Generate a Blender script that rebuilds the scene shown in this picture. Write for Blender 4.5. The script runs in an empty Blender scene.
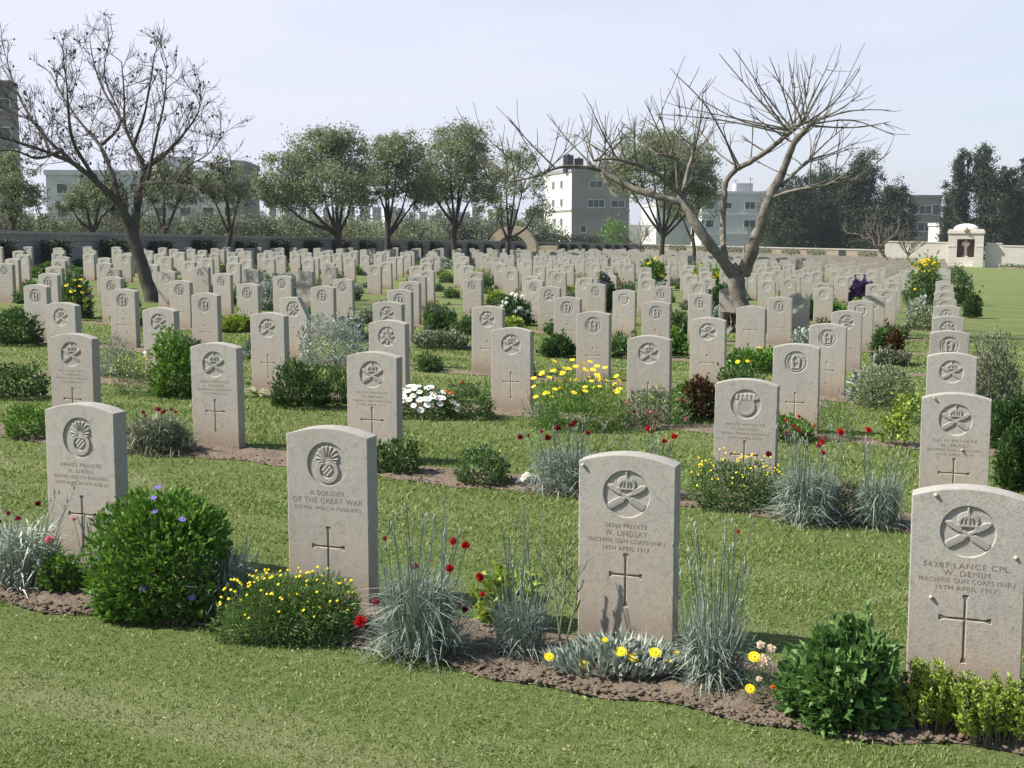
import bpy, math, random
import numpy as np
from mathutils import Vector, Matrix, noise
C = bpy.context.scene.collection
rng = np.random.default_rng(7); random.seed(7)
sc = bpy.context.scene
# ------------------------------------------------------------------ camera model
FPX, PITCH, HC, GS = 1201.0, 0.1216, 1.5675, 0.0299
TH = 0.3414
EV = np.array([-math.cos(TH), math.sin(TH)])      # along a row of graves, leftwards
NV = np.array([math.sin(TH), math.cos(TH)])       # from row to row, away from the camera
cP, sP = math.cos(PITCH), math.sin(PITCH)
def gz(x): return -GS*x
def ray(px, py):
    u = (px-512)/FPX; v = (384-py)/FPX
    return np.array([u, cP+v*sP, -sP+v*cP])
def G(px, py):                                     # ground point under a pixel
    d = ray(px, py); t = -HC/(d[2]+GS*d[0])
    return Vector((d[0]*t, d[1]*t, HC+d[2]*t))
def at(px, py, Y):                                 # point at world distance Y
    d = ray(px, py); t = Y/d[1]
    return Vector((d[0]*t, Y, HC+d[2]*t))
def scale_at(Y): return Y/FPX
def proj(P):
    z = P[2]-HC; d = P[1]*cP-z*sP
    return 512+FPX*P[0]/d, 384-FPX*(P[1]*sP+z*cP)/d
def eu(x, y): return x*EV[0]+y*EV[1], x*NV[0]+y*NV[1]
def ew(a, b): return EV*a+NV*b
# ------------------------------------------------------------------ mesh helpers
class MB:
    def __init__(s): s.V=[]; s.F={}; s.n=0; s.M={}
    def add(s, V, F, m=0):
        V=np.asarray(V,dtype=np.float64).reshape(-1,3); F=np.asarray(F,dtype=np.int64)
        s.V.append(V); k=F.shape[1]
        s.F.setdefault((k,m),[]).append(F+s.n); s.n+=len(V)
    def box(s, x0,x1,y0,y1,z0,z1, m=0):
        V=[(x0,y0,z0),(x1,y0,z0),(x1,y1,z0),(x0,y1,z0),(x0,y0,z1),(x1,y0,z1),(x1,y1,z1),(x0,y1,z1)]
        s.add(V,[(0,3,2,1),(4,5,6,7),(0,1,5,4),(1,2,6,5),(2,3,7,6),(3,0,4,7)],m)
    def tube(s, pts, rad, sides=6, m=0):
        P=np.array(pts,dtype=float); n=len(P)
        T=np.gradient(P,axis=0); T/=np.linalg.norm(T,axis=1)[:,None]+1e-9
        ref=np.array([0.13,0.2,1.0]) if abs(T[:,2]).mean()<.85 else np.array([1.0,.1,.05])
        A=np.cross(T,ref); A/=np.linalg.norm(A,axis=1)[:,None]+1e-9; B=np.cross(T,A)
        R=np.array(rad if hasattr(rad,'__len__') else [rad]*n)
        an=np.arange(sides)*2*np.pi/sides
        V=(P[:,None,:]+R[:,None,None]*(np.cos(an)[None,:,None]*A[:,None,:]+np.sin(an)[None,:,None]*B[:,None,:])).reshape(-1,3)
        i=np.arange(n-1)[:,None]*sides; j=np.arange(sides)[None,:]; j2=(j+1)%sides
        F=np.stack([i+j,i+j2,i+sides+j2,i+sides+j],-1).reshape(-1,4)
        s.add(V,F,m)
        if sides>=3:
            tip=P[-1]+T[-1]*R[-1]
            b=(n-1)*sides; s.add(np.vstack([V[b:b+sides],tip]),[(k,(k+1)%sides,sides) for k in range(sides)],m)
    def mesh(s, name, mats, smooth=False):
        me=bpy.data.meshes.new(name)
        V=np.concatenate(s.V) if s.V else np.zeros((0,3))
        me.vertices.add(len(V)); me.vertices.foreach_set('co',V.ravel())
        tot=[];lv=[];mi=[]
        for (k,m),L in s.F.items():
            f=np.concatenate(L); tot+= [k]*len(f); lv.append(f.ravel()); mi+=[m]*len(f)
        lv=np.concatenate(lv); tot=np.array(tot); st=np.concatenate([[0],np.cumsum(tot)[:-1]])
        me.loops.add(len(lv)); me.loops.foreach_set('vertex_index',lv.astype(np.int32))
        me.polygons.add(len(tot)); me.polygons.foreach_set('loop_start',st.astype(np.int32))
        me.polygons.foreach_set('material_index',np.array(mi,dtype=np.int32))
        me.update(calc_edges=True); me.validate()
        me.polygons.foreach_set('use_smooth',[smooth]*len(me.polygons))
        for m in (mats if isinstance(mats,(list,tuple)) else [mats]): me.materials.append(m)
        return me
def link(name, me, parent=None, loc=(0,0,0), rot=None, scale=None):
    o=bpy.data.objects.new(name,me); C.objects.link(o); o.parent=parent; o.location=loc
    if rot is not None: o.rotation_euler=rot
    if scale is not None: o.scale=scale if hasattr(scale,'__len__') else (scale,)*3
    return o
def tag(o,label,cat,group=None,kind=None):
    if label: o['label']=label
    if cat: o['category']=cat
    if group: o['group']=group
    if kind: o['kind']=kind
    return o
def empty(name,loc,rz=0,label=None,cat=None,group=None,sc_=1):
    o=bpy.data.objects.new(name,None); C.objects.link(o); o.location=loc; o.rotation_euler=(0,0,rz); o.scale=(sc_,)*3
    o.empty_display_size=.1
    return tag(o,label,cat,group)
def dup(root,loc,rz,label,scale=1,sym=None):
    kids=[c for c in KIDS.get(root.name,[])]
    r=root.copy(); C.objects.link(r); r.location=loc; r.rotation_euler=(0,0,rz); r.scale=(scale,)*3; r['label']=label
    for k in kids:
        c=k.copy(); C.objects.link(c); c.parent=r
    return r
KIDS={}
def kids(root,*ch): KIDS.setdefault(root.name,[]).extend(ch)
# ------------------------------------------------------------------ materials
def nmat(name):
    m=bpy.data.materials.new(name); m.use_nodes=True; nt=m.node_tree
    b=nt.nodes['Principled BSDF']; return m,nt,b
def N(nt,t,**k):
    n=nt.nodes.new(t)
    for a,v in k.items(): setattr(n,a,v)
    return n
def ramp(nt,fac,stops):
    r=N(nt,'ShaderNodeValToRGB'); e=r.color_ramp.elements
    while len(e)<len(stops): e.new(.5)
    for el,(p,c) in zip(e,stops): el.position=p; el.color=(*c,1)
    nt.links.new(fac,r.inputs[0]); return r.outputs[0]
def noise_(nt,vec,scale,detail=4,rough=.55,dist=0):
    n=N(nt,'ShaderNodeTexNoise'); n.inputs['Scale'].default_value=scale; n.inputs['Detail'].default_value=detail
    n.inputs['Roughness'].default_value=rough; n.inputs['Distortion'].default_value=dist
    if vec is not None: nt.links.new(vec,n.inputs['Vector'])
    return n.outputs['Fac']
def mixc(nt,f,a,b,mode='MIX'):
    n=N(nt,'ShaderNodeMix',data_type='RGBA',blend_type=mode)
    for s,v in ((0,f),(6,a),(7,b)):
        if hasattr(v,'links'): nt.links.new(v,n.inputs[s])
        else: n.inputs[s].default_value=v if s==0 else (*v,1)
    return n.outputs[2]
def bump(nt,b,h,st,dist=.01):
    n=N(nt,'ShaderNodeBump'); n.inputs['Strength'].default_value=st; n.inputs['Distance'].default_value=dist
    nt.links.new(h,n.inputs['Height']); nt.links.new(n.outputs[0],b.inputs['Normal'])
def math_(nt,op,a,b=None,c=None):
    n=N(nt,'ShaderNodeMath',operation=op)
    for i,v in enumerate((a,b,c)):
        if v is None: continue
        if hasattr(v,'links'): nt.links.new(v,n.inputs[i])
        else: n.inputs[i].default_value=v
    return n.outputs[0]
def stone_mat(name,top,low,dark,amt=.5):
    m,nt,b=nmat(name); tc=N(nt,'ShaderNodeTexCoord'); oi=N(nt,'ShaderNodeObjectInfo')
    off=N(nt,'ShaderNodeVectorMath',operation='MULTIPLY_ADD'); nt.links.new(oi.outputs['Random'],off.inputs[0])
    off.inputs[1].default_value=(37,19,53); nt.links.new(tc.outputs['Object'],off.inputs[2]); v=off.outputs[0]
    sep=N(nt,'ShaderNodeSeparateXYZ'); nt.links.new(tc.outputs['Object'],sep.inputs[0])
    n1=noise_(nt,v,5,5,.6); n2=noise_(nt,v,38,5,.7); n3=noise_(nt,v,190,2,.5)
    h=math_(nt,'ADD',math_(nt,'MULTIPLY',sep.outputs['Z'],1.35),math_(nt,'MULTIPLY',math_(nt,'SUBTRACT',n1,.5),1.1))
    c=ramp(nt,h,[(.12,low),(.72,top)])
    c=mixc(nt,math_(nt,'MULTIPLY',ramp(nt,n1,[(.42,(0,0,0)),(.75,(1,1,1))]),.35),c,dark)
    c=mixc(nt,math_(nt,'MULTIPLY',ramp(nt,n2,[(.52,(0,0,0)),(.68,(1,1,1))]),.5*amt),c,(.20,.185,.16))
    c=mixc(nt,math_(nt,'MULTIPLY',ramp(nt,n3,[(.55,(0,0,0)),(.70,(1,1,1))]),.5*amt),c,(.13,.12,.105))
    # vertical rain staining
    mp=N(nt,'ShaderNodeMapping'); mp.inputs['Scale'].default_value=(1,1,.09); nt.links.new(v,mp.inputs[0])
    ns=noise_(nt,mp.outputs[0],24,3,.6)
    c=mixc(nt,math_(nt,'MULTIPLY',ramp(nt,ns,[(.5,(0,0,0)),(.8,(1,1,1))]),.3*amt),c,(.26,.22,.17))
    # damp soil splash at the foot and lichen blotches
    foot=math_(nt,'ADD',sep.outputs['Z'],math_(nt,'MULTIPLY',math_(nt,'SUBTRACT',n2,.5),.25))
    c=mixc(nt,math_(nt,'MULTIPLY',ramp(nt,foot,[(.03,(1,1,1)),(.17,(0,0,0))]),.55*amt),c,(.20,.145,.10))
    nl=noise_(nt,v,13,3,.5,.8)
    c=mixc(nt,math_(nt,'MULTIPLY',ramp(nt,nl,[(.60,(0,0,0)),(.66,(1,1,1))]),.32*amt),c,(.27,.255,.235))
    c=mixc(nt,math_(nt,'MULTIPLY',ramp(nt,nl,[(.30,(1,1,1)),(.36,(0,0,0))]),.25*amt),c,(.46,.43,.38))
    # per stone tint
    c=mixc(nt,math_(nt,'MULTIPLY',oi.outputs['Random'],.7),c,mixc(nt,.5,c,(.25,.225,.19)))
    nt.links.new(c,b.inputs['Base Color']); b.inputs['Roughness'].default_value=.85; b.inputs['Specular IOR Level'].default_value=.25
    bump(nt,b,math_(nt,'ADD',math_(nt,'MULTIPLY',n2,.6),math_(nt,'MULTIPLY',n3,.5)),.35,.004)
    return m
M={}
M['stone']=stone_mat('weathered_portland',(.385,.365,.325),(.405,.34,.258),(.27,.26,.235),1.15)
M['badge']=stone_mat('badge_stone',(.33,.31,.28),(.34,.29,.23),(.26,.245,.22))
M['stone_far']=stone_mat('distant_stone',(.35,.33,.295),(.35,.32,.28),(.29,.275,.245),.6)
M['wall']=stone_mat('wall_stone',(.34,.315,.275),(.34,.30,.24),(.27,.25,.22),.7)
def simple(name,col,rough=.8,var=.15,sc_=8,bst=.2,col2=None,detail=5,spec=.3):
    m,nt,b=nmat(name); tc=N(nt,'ShaderNodeTexCoord')
    n=noise_(nt,tc.outputs['Object'],sc_,detail,.6)
    c2=col2 or tuple(x*(1-var*2) for x in col)
    nt.links.new(ramp(nt,n,[(.35,col),(.68,c2)]),b.inputs['Base Color'])
    b.inputs['Roughness'].default_value=rough; b.inputs['Specular IOR Level'].default_value=spec
    bump(nt,b,noise_(nt,tc.outputs['Object'],sc_*4,4,.6),bst,.01)
    return m
M['cut']=simple('stained_incised_stone',(.20,.16,.12),.95,.2,60,.1)  # cross pieces, coloured darker than the slab around them
M['ink']=simple('worn_lettering',(.135,.105,.08),.95,.05,60,.1,(.26,.22,.175))
M['bark']=simple('grey_brown_bark',(.21,.165,.125),.95,.3,9,.7,(.10,.08,.06))
M['bark_y']=simple('lichened_bark',(.20,.17,.10),.95,.3,6,.6,(.10,.085,.06))
M['bark_d']=simple('dark_bark',(.075,.06,.05),.95,.3,6,.6)
M['bark_l']=simple('dark_lichened_bark',(.10,.09,.065),.95,.3,6,.6,(.052,.045,.038))
M['bark_p']=simple('pale_pruned_bark',(.225,.20,.165),.95,.3,6,1.2,(.08,.072,.06))
M['twig']=simple('twig_bark',(.17,.145,.11),.9,.3,4,.2)
M['twig_d']=simple('dark_twig_bark',(.11,.093,.075),.9,.3,4,.2)
M['pod']=simple('dry_seed_pod',(.045,.03,.022),.9,.2,30,.2)
M['lime']=simple('pale_limestone',(.64,.59,.51),.85,.06,3,.2,(.54,.49,.42))
M['limelit']=simple('cream_limestone',(.50,.43,.34),.85,.06,2,.3,(.40,.34,.27))
M['ochre']=simple('ochre_stone',(.44,.36,.25),.85,.1,2,.3,(.33,.27,.19))
M['dome']=simple('white_render',(.78,.76,.72),.7,.03,2,.1)
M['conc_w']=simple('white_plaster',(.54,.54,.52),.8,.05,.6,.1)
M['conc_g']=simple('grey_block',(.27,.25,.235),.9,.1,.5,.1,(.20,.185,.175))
M['conc_l']=simple('light_grey_plaster',(.48,.48,.48),.9,.08,.4,.1,(.40,.40,.41))
M['conc_d']=simple('stained_grey_concrete',(.30,.30,.295),.9,.12,.25,.1,(.20,.20,.20))
M['conc_b']=simple('brown_grey_concrete',(.20,.185,.18),.9,.1,.5,.1)
M['glass']=simple('dark_window_glass',(.05,.06,.075),.25,.1,2,.0,spec=.6)
M['tank']=simple('black_water_tank',(.015,.015,.018),.5,.1,2,.05)
M['niche']=simple('red_brown_render',(.22,.10,.07),.9,.1,3,.2)
M['rock']=simple('whitish_rock',(.5,.46,.40),.9,.2,18,.6)
M['shell']=simple('snail_shell',(.55,.47,.36),.5,.15,300,.1)
M['fence']=simple('dark_railing',(.06,.06,.055),.7,.1,3,.05)
def leafm(name,cols,rough=.5,trans=.25,spec=.35):
    m,nt,b=nmat(name); g=N(nt,'ShaderNodeNewGeometry')
    k=len(cols); c=ramp(nt,g.outputs['Random Per Island'],[(i/(max(k-1,1)),cc) for i,cc in enumerate(cols)])
    nt.links.new(c,b.inputs['Base Color']); b.inputs['Roughness'].default_value=rough; b.inputs['Specular IOR Level'].default_value=spec
    tr=N(nt,'ShaderNodeBsdfTranslucent'); nt.links.new(mixc(nt,.5,c,mixc(nt,1,c,(1.3,1.25,.6),'MULTIPLY')),tr.inputs['Color'])
    mx=N(nt,'ShaderNodeMixShader'); mx.inputs[0].default_value=trans
    out=nt.nodes['Material Output']
    nt.links.new(b.outputs[0],mx.inputs[1]); nt.links.new(tr.outputs[0],mx.inputs[2]); nt.links.new(mx.outputs[0],out.inputs['Surface'])
    return m
L={}
L['bright']=leafm('bright_green_leaf',[(.06,.14,.02),(.115,.23,.035),(.20,.33,.07)],.38)
L['dark']=leafm('dark_green_leaf',[(.03,.07,.02),(.055,.115,.03),(.09,.165,.045)],.42)
L['mid']=leafm('mid_green_leaf',[(.06,.12,.035),(.10,.175,.055),(.15,.225,.08)],.5)
L['lime']=leafm('yellow_green_leaf',[(.13,.21,.025),(.23,.32,.04),(.36,.42,.07)],.45)
L['silver']=leafm('silver_leaf',[(.22,.26,.21),(.33,.38,.32),(.44,.48,.42)],.7,.1)
L['bluegrey']=leafm('blue_grey_leaf',[(.13,.175,.14),(.22,.27,.22),(.36,.41,.34)],.6,.1)
L['greyg']=leafm('grey_green_leaf',[(.10,.12,.07),(.17,.19,.12),(.25,.26,.18)],.6,.1)
L['olive']=leafm('olive_leaf',[(.13,.16,.08),(.21,.245,.13),(.32,.355,.22)],.5,.2)
L['oliveg']=leafm('grey_olive_leaf',[(.10,.12,.075),(.15,.17,.11),(.20,.22,.15)],.55,.15)
L['conif']=leafm('dark_conifer_leaf',[(.022,.040,.018),(.036,.060,.026),(.06,.088,.038)],.6,.1)
L['red']=leafm('bronze_red_leaf',[(.06,.018,.012),(.10,.04,.015),(.09,.09,.02)],.5)
L['hedge']=leafm('dark_hedge_leaf',[(.014,.022,.010),(.024,.036,.015),(.045,.05,.022)],.6,.1)
L['brown']=leafm('dry_brown_leaf',[(.10,.07,.045),(.16,.115,.07),(.22,.17,.11)],.8,.1)
L['grass']=leafm('lawn_grass_blade',[(.10,.167,.034),(.145,.217,.052),(.205,.268,.078),(.34,.34,.16)],.55,.3,.2)
L['clover']=leafm('clover_leaf',[(.12,.22,.05),(.18,.28,.07),(.24,.33,.10),(.38,.34,.18)],.5)
L['leafm']=leafm('fresh_green_leaf',[(.06,.13,.035),(.105,.205,.055),(.165,.285,.085)],.45)
L['moundm']=leafm('feathery_green_leaf',[(.09,.16,.05),(.14,.225,.07),(.20,.29,.10)],.5)
L['stripe']=leafm('striped_cream_leaf',[(.10,.18,.05),(.40,.42,.22),(.55,.55,.34)],.5)
FL={}
def flm(k,a,b2): FL[k]=leafm(k+'_petal',[a,b2],.55,.25)
flm('red',(.42,.012,.02),(.60,.025,.03)); flm('dark_red',(.16,.008,.02),(.28,.012,.03)); flm('yellow',(.80,.62,.01),(.85,.70,.03))
flm('white',(.78,.76,.74),(.85,.84,.82)); flm('purple',(.16,.10,.42),(.25,.17,.55)); flm('deep_purple',(.05,.02,.10),(.10,.05,.18))
flm('lilac',(.36,.27,.48),(.48,.38,.58)); flm('pink',(.72,.28,.36),(.80,.40,.48)); flm('orange',(.75,.20,.02),(.85,.32,.03)); flm('crimson',(.33,.03,.08),(.42,.07,.12))
flm('cream',(.80,.68,.58),(.85,.74,.66)); FL['eye']=leafm('flower_eye',[(.70,.42,.02),(.75,.50,.04)],.7,0)
# ------------------------------------------------------------------ world, sun, camera
EL=math.radians(46); S=Vector((-math.cos(EL)*.993,-math.cos(EL)*.12,math.sin(EL)))
w=bpy.data.worlds.new('World'); sc.world=w; w.use_nodes=True; nt=w.node_tree; bg=nt.nodes['Background']
sky=N(nt,'ShaderNodeTexSky',sky_type='NISHITA'); sky.sun_disc=False; sky.sun_elevation=EL; sky.sun_rotation=math.atan2(S.x,S.y)
sky.air_density=1.0; sky.dust_density=1.2; sky.ozone_density=1
tc=N(nt,'ShaderNodeTexCoord'); mp=N(nt,'ShaderNodeMapping'); mp.inputs['Scale'].default_value=(1.6,1.6,9); nt.links.new(tc.outputs['Generated'],mp.inputs[0])
nn=noise_(nt,mp.outputs[0],1.6,5,.55,.4)
sepw=N(nt,'ShaderNodeSeparateXYZ'); nt.links.new(tc.outputs['Generated'],sepw.inputs[0])
f=math_(nt,'ADD',math_(nt,'MULTIPLY',nn,1.0),math_(nt,'MULTIPLY',sepw.outputs['X'],-.48)); f=math_(nt,'ADD',f,.36); f=math_(nt,'SUBTRACT',f,math_(nt,'MULTIPLY',math_(nt,'MAXIMUM',math_(nt,'SUBTRACT',sepw.outputs['Z'],.2),0),3.0)); f=math_(nt,'SUBTRACT',f,math_(nt,'MULTIPLY',math_(nt,'MAXIMUM',math_(nt,'MULTIPLY',sepw.outputs['Y'],-1),0),.75))
f=math_(nt,'MINIMUM',math_(nt,'MAXIMUM',f,0),.97)
nt.links.new(mixc(nt,f,sky.outputs[0],(4.95,5.1,5.9)),bg.inputs['Color']); bg.inputs['Strength'].default_value=.1
sl=bpy.data.lights.new('sun','SUN'); sl.energy=5; sl.angle=math.radians(.6); sl.color=(1,.95,.87)
so=bpy.data.objects.new('sun',sl); C.objects.link(so); so.rotation_euler=S.to_track_quat('Z','Y').to_euler()
cam=bpy.data.cameras.new('camera'); co=bpy.data.objects.new('camera',cam); C.objects.link(co); sc.camera=co
cam.sensor_width=36; cam.lens=36*FPX/1024; cam.clip_end=3000; cam.clip_start=.05
co.location=(0,0,HC); co.rotation_euler=(math.pi/2-PITCH,0,0)
sc.view_settings.view_transform='Standard'; sc.view_settings.look='None'; sc.view_settings.exposure=.78; sc.view_settings.gamma=1
sc.render.resolution_x=1024; sc.render.resolution_y=768
sc.cycles.max_bounces=6; sc.cycles.transparent_max_bounces=4
# ------------------------------------------------------------------ rows
A0,AW=-.1388,1.2538
YO=[4.3891,7.332,10.1947,12.875,15.9081,19.0883]
while YO[-1]<124: YO.append(YO[-1]+3.02)
MEAS={0:{0:(972,484),1:(627,451),2:(326,425),3:(77,402)},
1:{0:(958,392),1:(746,378),3:(371,351),4:(213,342),5:(69,333)},
2:{0:(953,352),1:(797,343),2:(649,335),3:(511,327),4:(387,319.5),5:(267,312),6:(158,307),7:(60,302)},
3:{0:(950,330),1:(828,323),2:(708,317),3:(593,311),4:(487,305.5),5:(387,301),6:(293,296),7:(204,292.5),8:(122,288.5)},
4:{0:(948.5,315.5),1:(847,310),2:(751,305.5),3:(656,301),4:(567,296.5),6:(399,289),7:(322,285.5),8:(247,283),9:(179,280)},
5:{0:(947,305),1:(861,300),2:(780,296.5),3:(700,293),4:(624,289.5),5:(549,286),7:(409,281)}}
HS=.7685
BEDB=.07
def BF(i): return (.50,.42,.34,.27)[i] if i<4 else .22
def bedw(a,i): return .045*math.sin(a*2.3+i*1.7)+.03*math.sin(a*5.9+i*3.1)+.02*math.sin(a*13.7+i)
def in_bed(a,b):
    for i,y in enumerate(YO[:14]):
        if y-BF(i)-.1<b<y+BEDB+.1: return y-BF(i)-bedw(a,i)<b<y+BEDB+.3*bedw(a+9,i) and a>-.95
    return False
# ------------------------------------------------------------------ ground
mb=MB(); R=900
mb.add([(-R,-30,gz(-R)),(R,-30,gz(R)),(R,1500,gz(R)),(-R,1500,gz(-R))],[(0,1,2,3)])
m,nt,b=nmat('mown_lawn'); tc=N(nt,'ShaderNodeTexCoord')
mp=N(nt,'ShaderNodeMapping'); mp.inputs['Rotation'].default_value=(0,0,TH); nt.links.new(tc.outputs['Object'],mp.inputs[0])
mp2=N(nt,'ShaderNodeMapping'); mp2.inputs['Scale'].default_value=(.25,2.2,1); nt.links.new(mp.outputs[0],mp2.inputs[0])
stripe=noise_(nt,mp2.outputs[0],1.0,3,.5); n1=noise_(nt,tc.outputs['Object'],.9,5,.6); n2=noise_(nt,tc.outputs['Object'],26,4,.7); n3=noise_(nt,tc.outputs['Object'],140,3,.7)
base=ramp(nt,n2,[(.3,(.09,.13,.038)),(.5,(.135,.178,.055)),(.7,(.18,.218,.08))])
base=mixc(nt,math_(nt,'MULTIPLY',ramp(nt,stripe,[(.50,(0,0,0)),(.66,(1,1,1))]),.6),base,(.25,.255,.125))
base=mixc(nt,math_(nt,'MULTIPLY',ramp(nt,n1,[(.5,(0,0,0)),(.7,(1,1,1))]),.45),base,(.19,.205,.085))
base=mixc(nt,math_(nt,'MULTIPLY',ramp(nt,n3,[(.5,(0,0,0)),(.75,(1,1,1))]),.4),base,(.075,.095,.035))
nt.links.new(base,b.inputs['Base Color']); b.inputs['Roughness'].default_value=.9; b.inputs['Specular IOR Level'].default_value=.1
bump(nt,b,math_(nt,'ADD',n3,n2),.9,.02)
tag(link('ground',mb.mesh('ground',m)),None,None,kind='structure')
M['lawn']=m
# mowing stripes of the open lawn are in the grass itself
# soil beds
m,nt,b=nmat('dry_bed_soil'); tc=N(nt,'ShaderNodeTexCoord')
n1=noise_(nt,tc.outputs['Object'],7,5,.65); n2=noise_(nt,tc.outputs['Object'],60,5,.7)
nt.links.new(mixc(nt,math_(nt,'MULTIPLY',n2,.6),ramp(nt,n1,[(.3,(.215,.168,.124)),(.7,(.145,.112,.082))]),(.27,.215,.16)),b.inputs['Base Color'])
b.inputs['Roughness'].default_value=.97; b.inputs['Specular IOR Level'].default_value=.1; bump(nt,b,math_(nt,'ADD',n1,n2),1,.02)
M['soil']=m
for i,y in enumerate(YO[:26]):
    fine=i<2; step=.02 if i==0 else (.03 if i==1 else (.07 if i<6 else .35))
    # extent within sight
    a1=min(29,5+ (y)*.95) if i>0 else 4.6
    na=int((a1+.95)/step); nb=int(.57/step) if i<6 else 2
    nb=max(nb,2)
    As=np.linspace(-.95,a1,na+1); V=[]
    for a in As:
        f0=y-BF(i)-bedw(a,i); f1=y+BEDB+.3*bedw(a+9,i)
        for k in range(nb+1):
            t=k/nb; bb=f0+(f1-f0)*t; P=ew(a,bb); h=.004
            if i<6:
                edge=min(1,min(t,1-t)*6)
                q=Vector((P[0],P[1],0)); h=.004+edge*(.012+.016*noise.noise(q*9)+(.016*noise.noise(q*28)+.010*noise.noise(q*60) if fine else .01*noise.noise(q*22)))
                h=max(h,.004)
            V.append((P[0],P[1],gz(P[0])+h))
    k=np.arange(na)[:,None]*(nb+1)+np.arange(nb)[None,:]
    F=np.stack([k,k+1,k+nb+2,k+nb+1],-1).reshape(-1,4)[:,::-1]
    mb=MB(); mb.add(V,F); tag(link('soil_bed',mb.mesh('soil_bed',M['soil'],fine)),None,None,kind='structure')
# clods
mb=MB()
def blob(mb,c,r,seed,m=0,flat=.6):
    r_=np.random.default_rng(seed); V=[];
    ph=[0,1.0472,2.0944,3.1416,4.1888,5.236]
    V.append((0,0,1))
    for el in (.6,-.1): V+= [(math.cos(p+el)*math.cos(el),math.sin(p+el)*math.cos(el),math.sin(el)) for p in ph]
    V.append((0,0,-1)); V=np.array(V)*(1+r_.uniform(-.25,.25,(len(V),1)))*np.array([1,1,flat])*r+np.array(c)
    T=[(0,1+k,1+(k+1)%6) for k in range(6)]+[(13,7+(k+1)%6,7+k) for k in range(6)]
    Q=[(1+k,7+k,7+(k+1)%6,1+(k+1)%6) for k in range(6)]
    mb.add(V,T,m); mb.add(V,Q,m)
for t in range(4600):
    i=0 if t<3300 else 1; a=rng.uniform(-.9,4.4 if i==0 else 6.5); bb=YO[i]-BF(i)-bedw(a,i)-.012+(abs(rng.normal(0,.09)) if rng.random()<.5 else rng.uniform(0,.45)); 
    if bb>YO[i]: continue
    P=ew(a,bb); r=rng.uniform(.003,.011)*(1.6 if rng.random()<.05 else 1)
    blob(mb,(P[0],P[1],gz(P[0])+.014+r*.2),r,t)
tag(link('soil_clods',mb.mesh('soil_clods',M['soil'],False)),'small dry brown clods of earth scattered over the nearest flower beds','soil',kind='stuff')
def unit(v): return v/(np.linalg.norm(v,axis=-1,keepdims=True)+1e-9)
def leaves(mb,P,D,Ln,W,r,m=0,fold=.25):
    """rhombic folded leaves"""
    n=len(P); D=unit(D); rn=unit(r.normal(0,1,(n,3))+np.array([0,0,1.2])); S_=unit(np.cross(D,rn)); U=np.cross(S_,D)
    Ln=np.broadcast_to(Ln,(n,))[:,None]; W=np.broadcast_to(W,(n,))[:,None]
    mid=P+D*Ln*.45; t=P+D*Ln-U*Ln*.12
    V=np.stack([P,mid+S_*W*.5+U*W*fold,t,mid-S_*W*.5+U*W*fold],1).reshape(-1,3)
    i=np.arange(n)[:,None]*4
    mb.add(V,np.concatenate([i+np.array([[0,1,2]]),i+np.array([[0,2,3]])],1).reshape(-1,3),m)
# grass blades
NB=420000
u=rng.uniform(0,1,NB); D=2.55*np.exp(u*math.log(22/2.55)); X=rng.uniform(-.58,.58,NB)*D
keep=[]
Aa=X*EV[0]+D*EV[1]; Bb=X*NV[0]+D*NV[1]
msk=np.ones(NB,bool)
for i,y in enumerate(YO[:9]):
    bw=lambda a: .045*np.sin(a*2.3+i*1.7)+.03*np.sin(a*5.9+i*3.1)+.02*np.sin(a*13.7+i)
    msk&=~((Bb>y-BF(i)-bw(Aa)-.005+.05*rng.random(len(Bb))**3)&(Bb<y+BEDB+.3*bw(Aa+9)-.01)&(Aa>-.95))
st_=np.array([noise.noise(Vector((a*.25,b_*2.2,3.3))) for a,b_ in zip(Aa,Bb)]); msk&=~((st_>.06)&(rng.random(len(X))<.62))
X=X[msk];D=D[msk];n=len(X)
patch=np.array([noise.noise(Vector((x*2.2,y*2.2,0))) for x,y in zip(X,D)])
hgt=rng.uniform(.006,.019,n)*(1+.6*patch)*np.clip(D/5,.9,1.7); wd=rng.uniform(.0014,.0030,n)*np.clip(D/3.2,1,5)
an=rng.uniform(0,2*np.pi,n); le=rng.uniform(.3,1.3,n)*hgt; ad=rng.uniform(0,2*np.pi,n)
z0=-GS*X
B0=np.stack([X-np.cos(an)*wd,D-np.sin(an)*wd,z0],1);B1=np.stack([X+np.cos(an)*wd,D+np.sin(an)*wd,z0],1)
T=np.stack([X+np.cos(ad)*le,D+np.sin(ad)*le,z0+hgt],1)
V=np.stack([B0,B1,T],1).reshape(-1,3); mb=MB(); mb.add(V,np.arange(3*n).reshape(-1,3))
nb_=5200; u=rng.uniform(0,1,nb_); D2=2.6*np.exp(u*math.log(9/2.6)); X2=rng.uniform(-.5,.5,nb_)*D2; kp=np.array([noise.noise(Vector((x*1.5,y*1.5,7)))>-.12 and not in_bed(*eu(x,y)) for x,y in zip(X2,D2)]); X2=X2[kp];D2=D2[kp]; nb_=len(X2)
GB=(np.stack([X2,D2,-GS*X2+.012],1),nb_)
def _bits():
    r=np.random.default_rng(4); leaves(mb,GB[0],np.stack([r.normal(0,1,GB[1]),r.normal(0,1,GB[1]),r.uniform(0,.8,GB[1])],1),r.uniform(.007,.016,GB[1]),r.uniform(.006,.012,GB[1]),r,1)
_bits()
tag(link('grass',mb.mesh('grass',[L['grass'],L['clover']])),'short mown green grass blades of the lawn between the grave rows','grass',kind='stuff')
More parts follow.
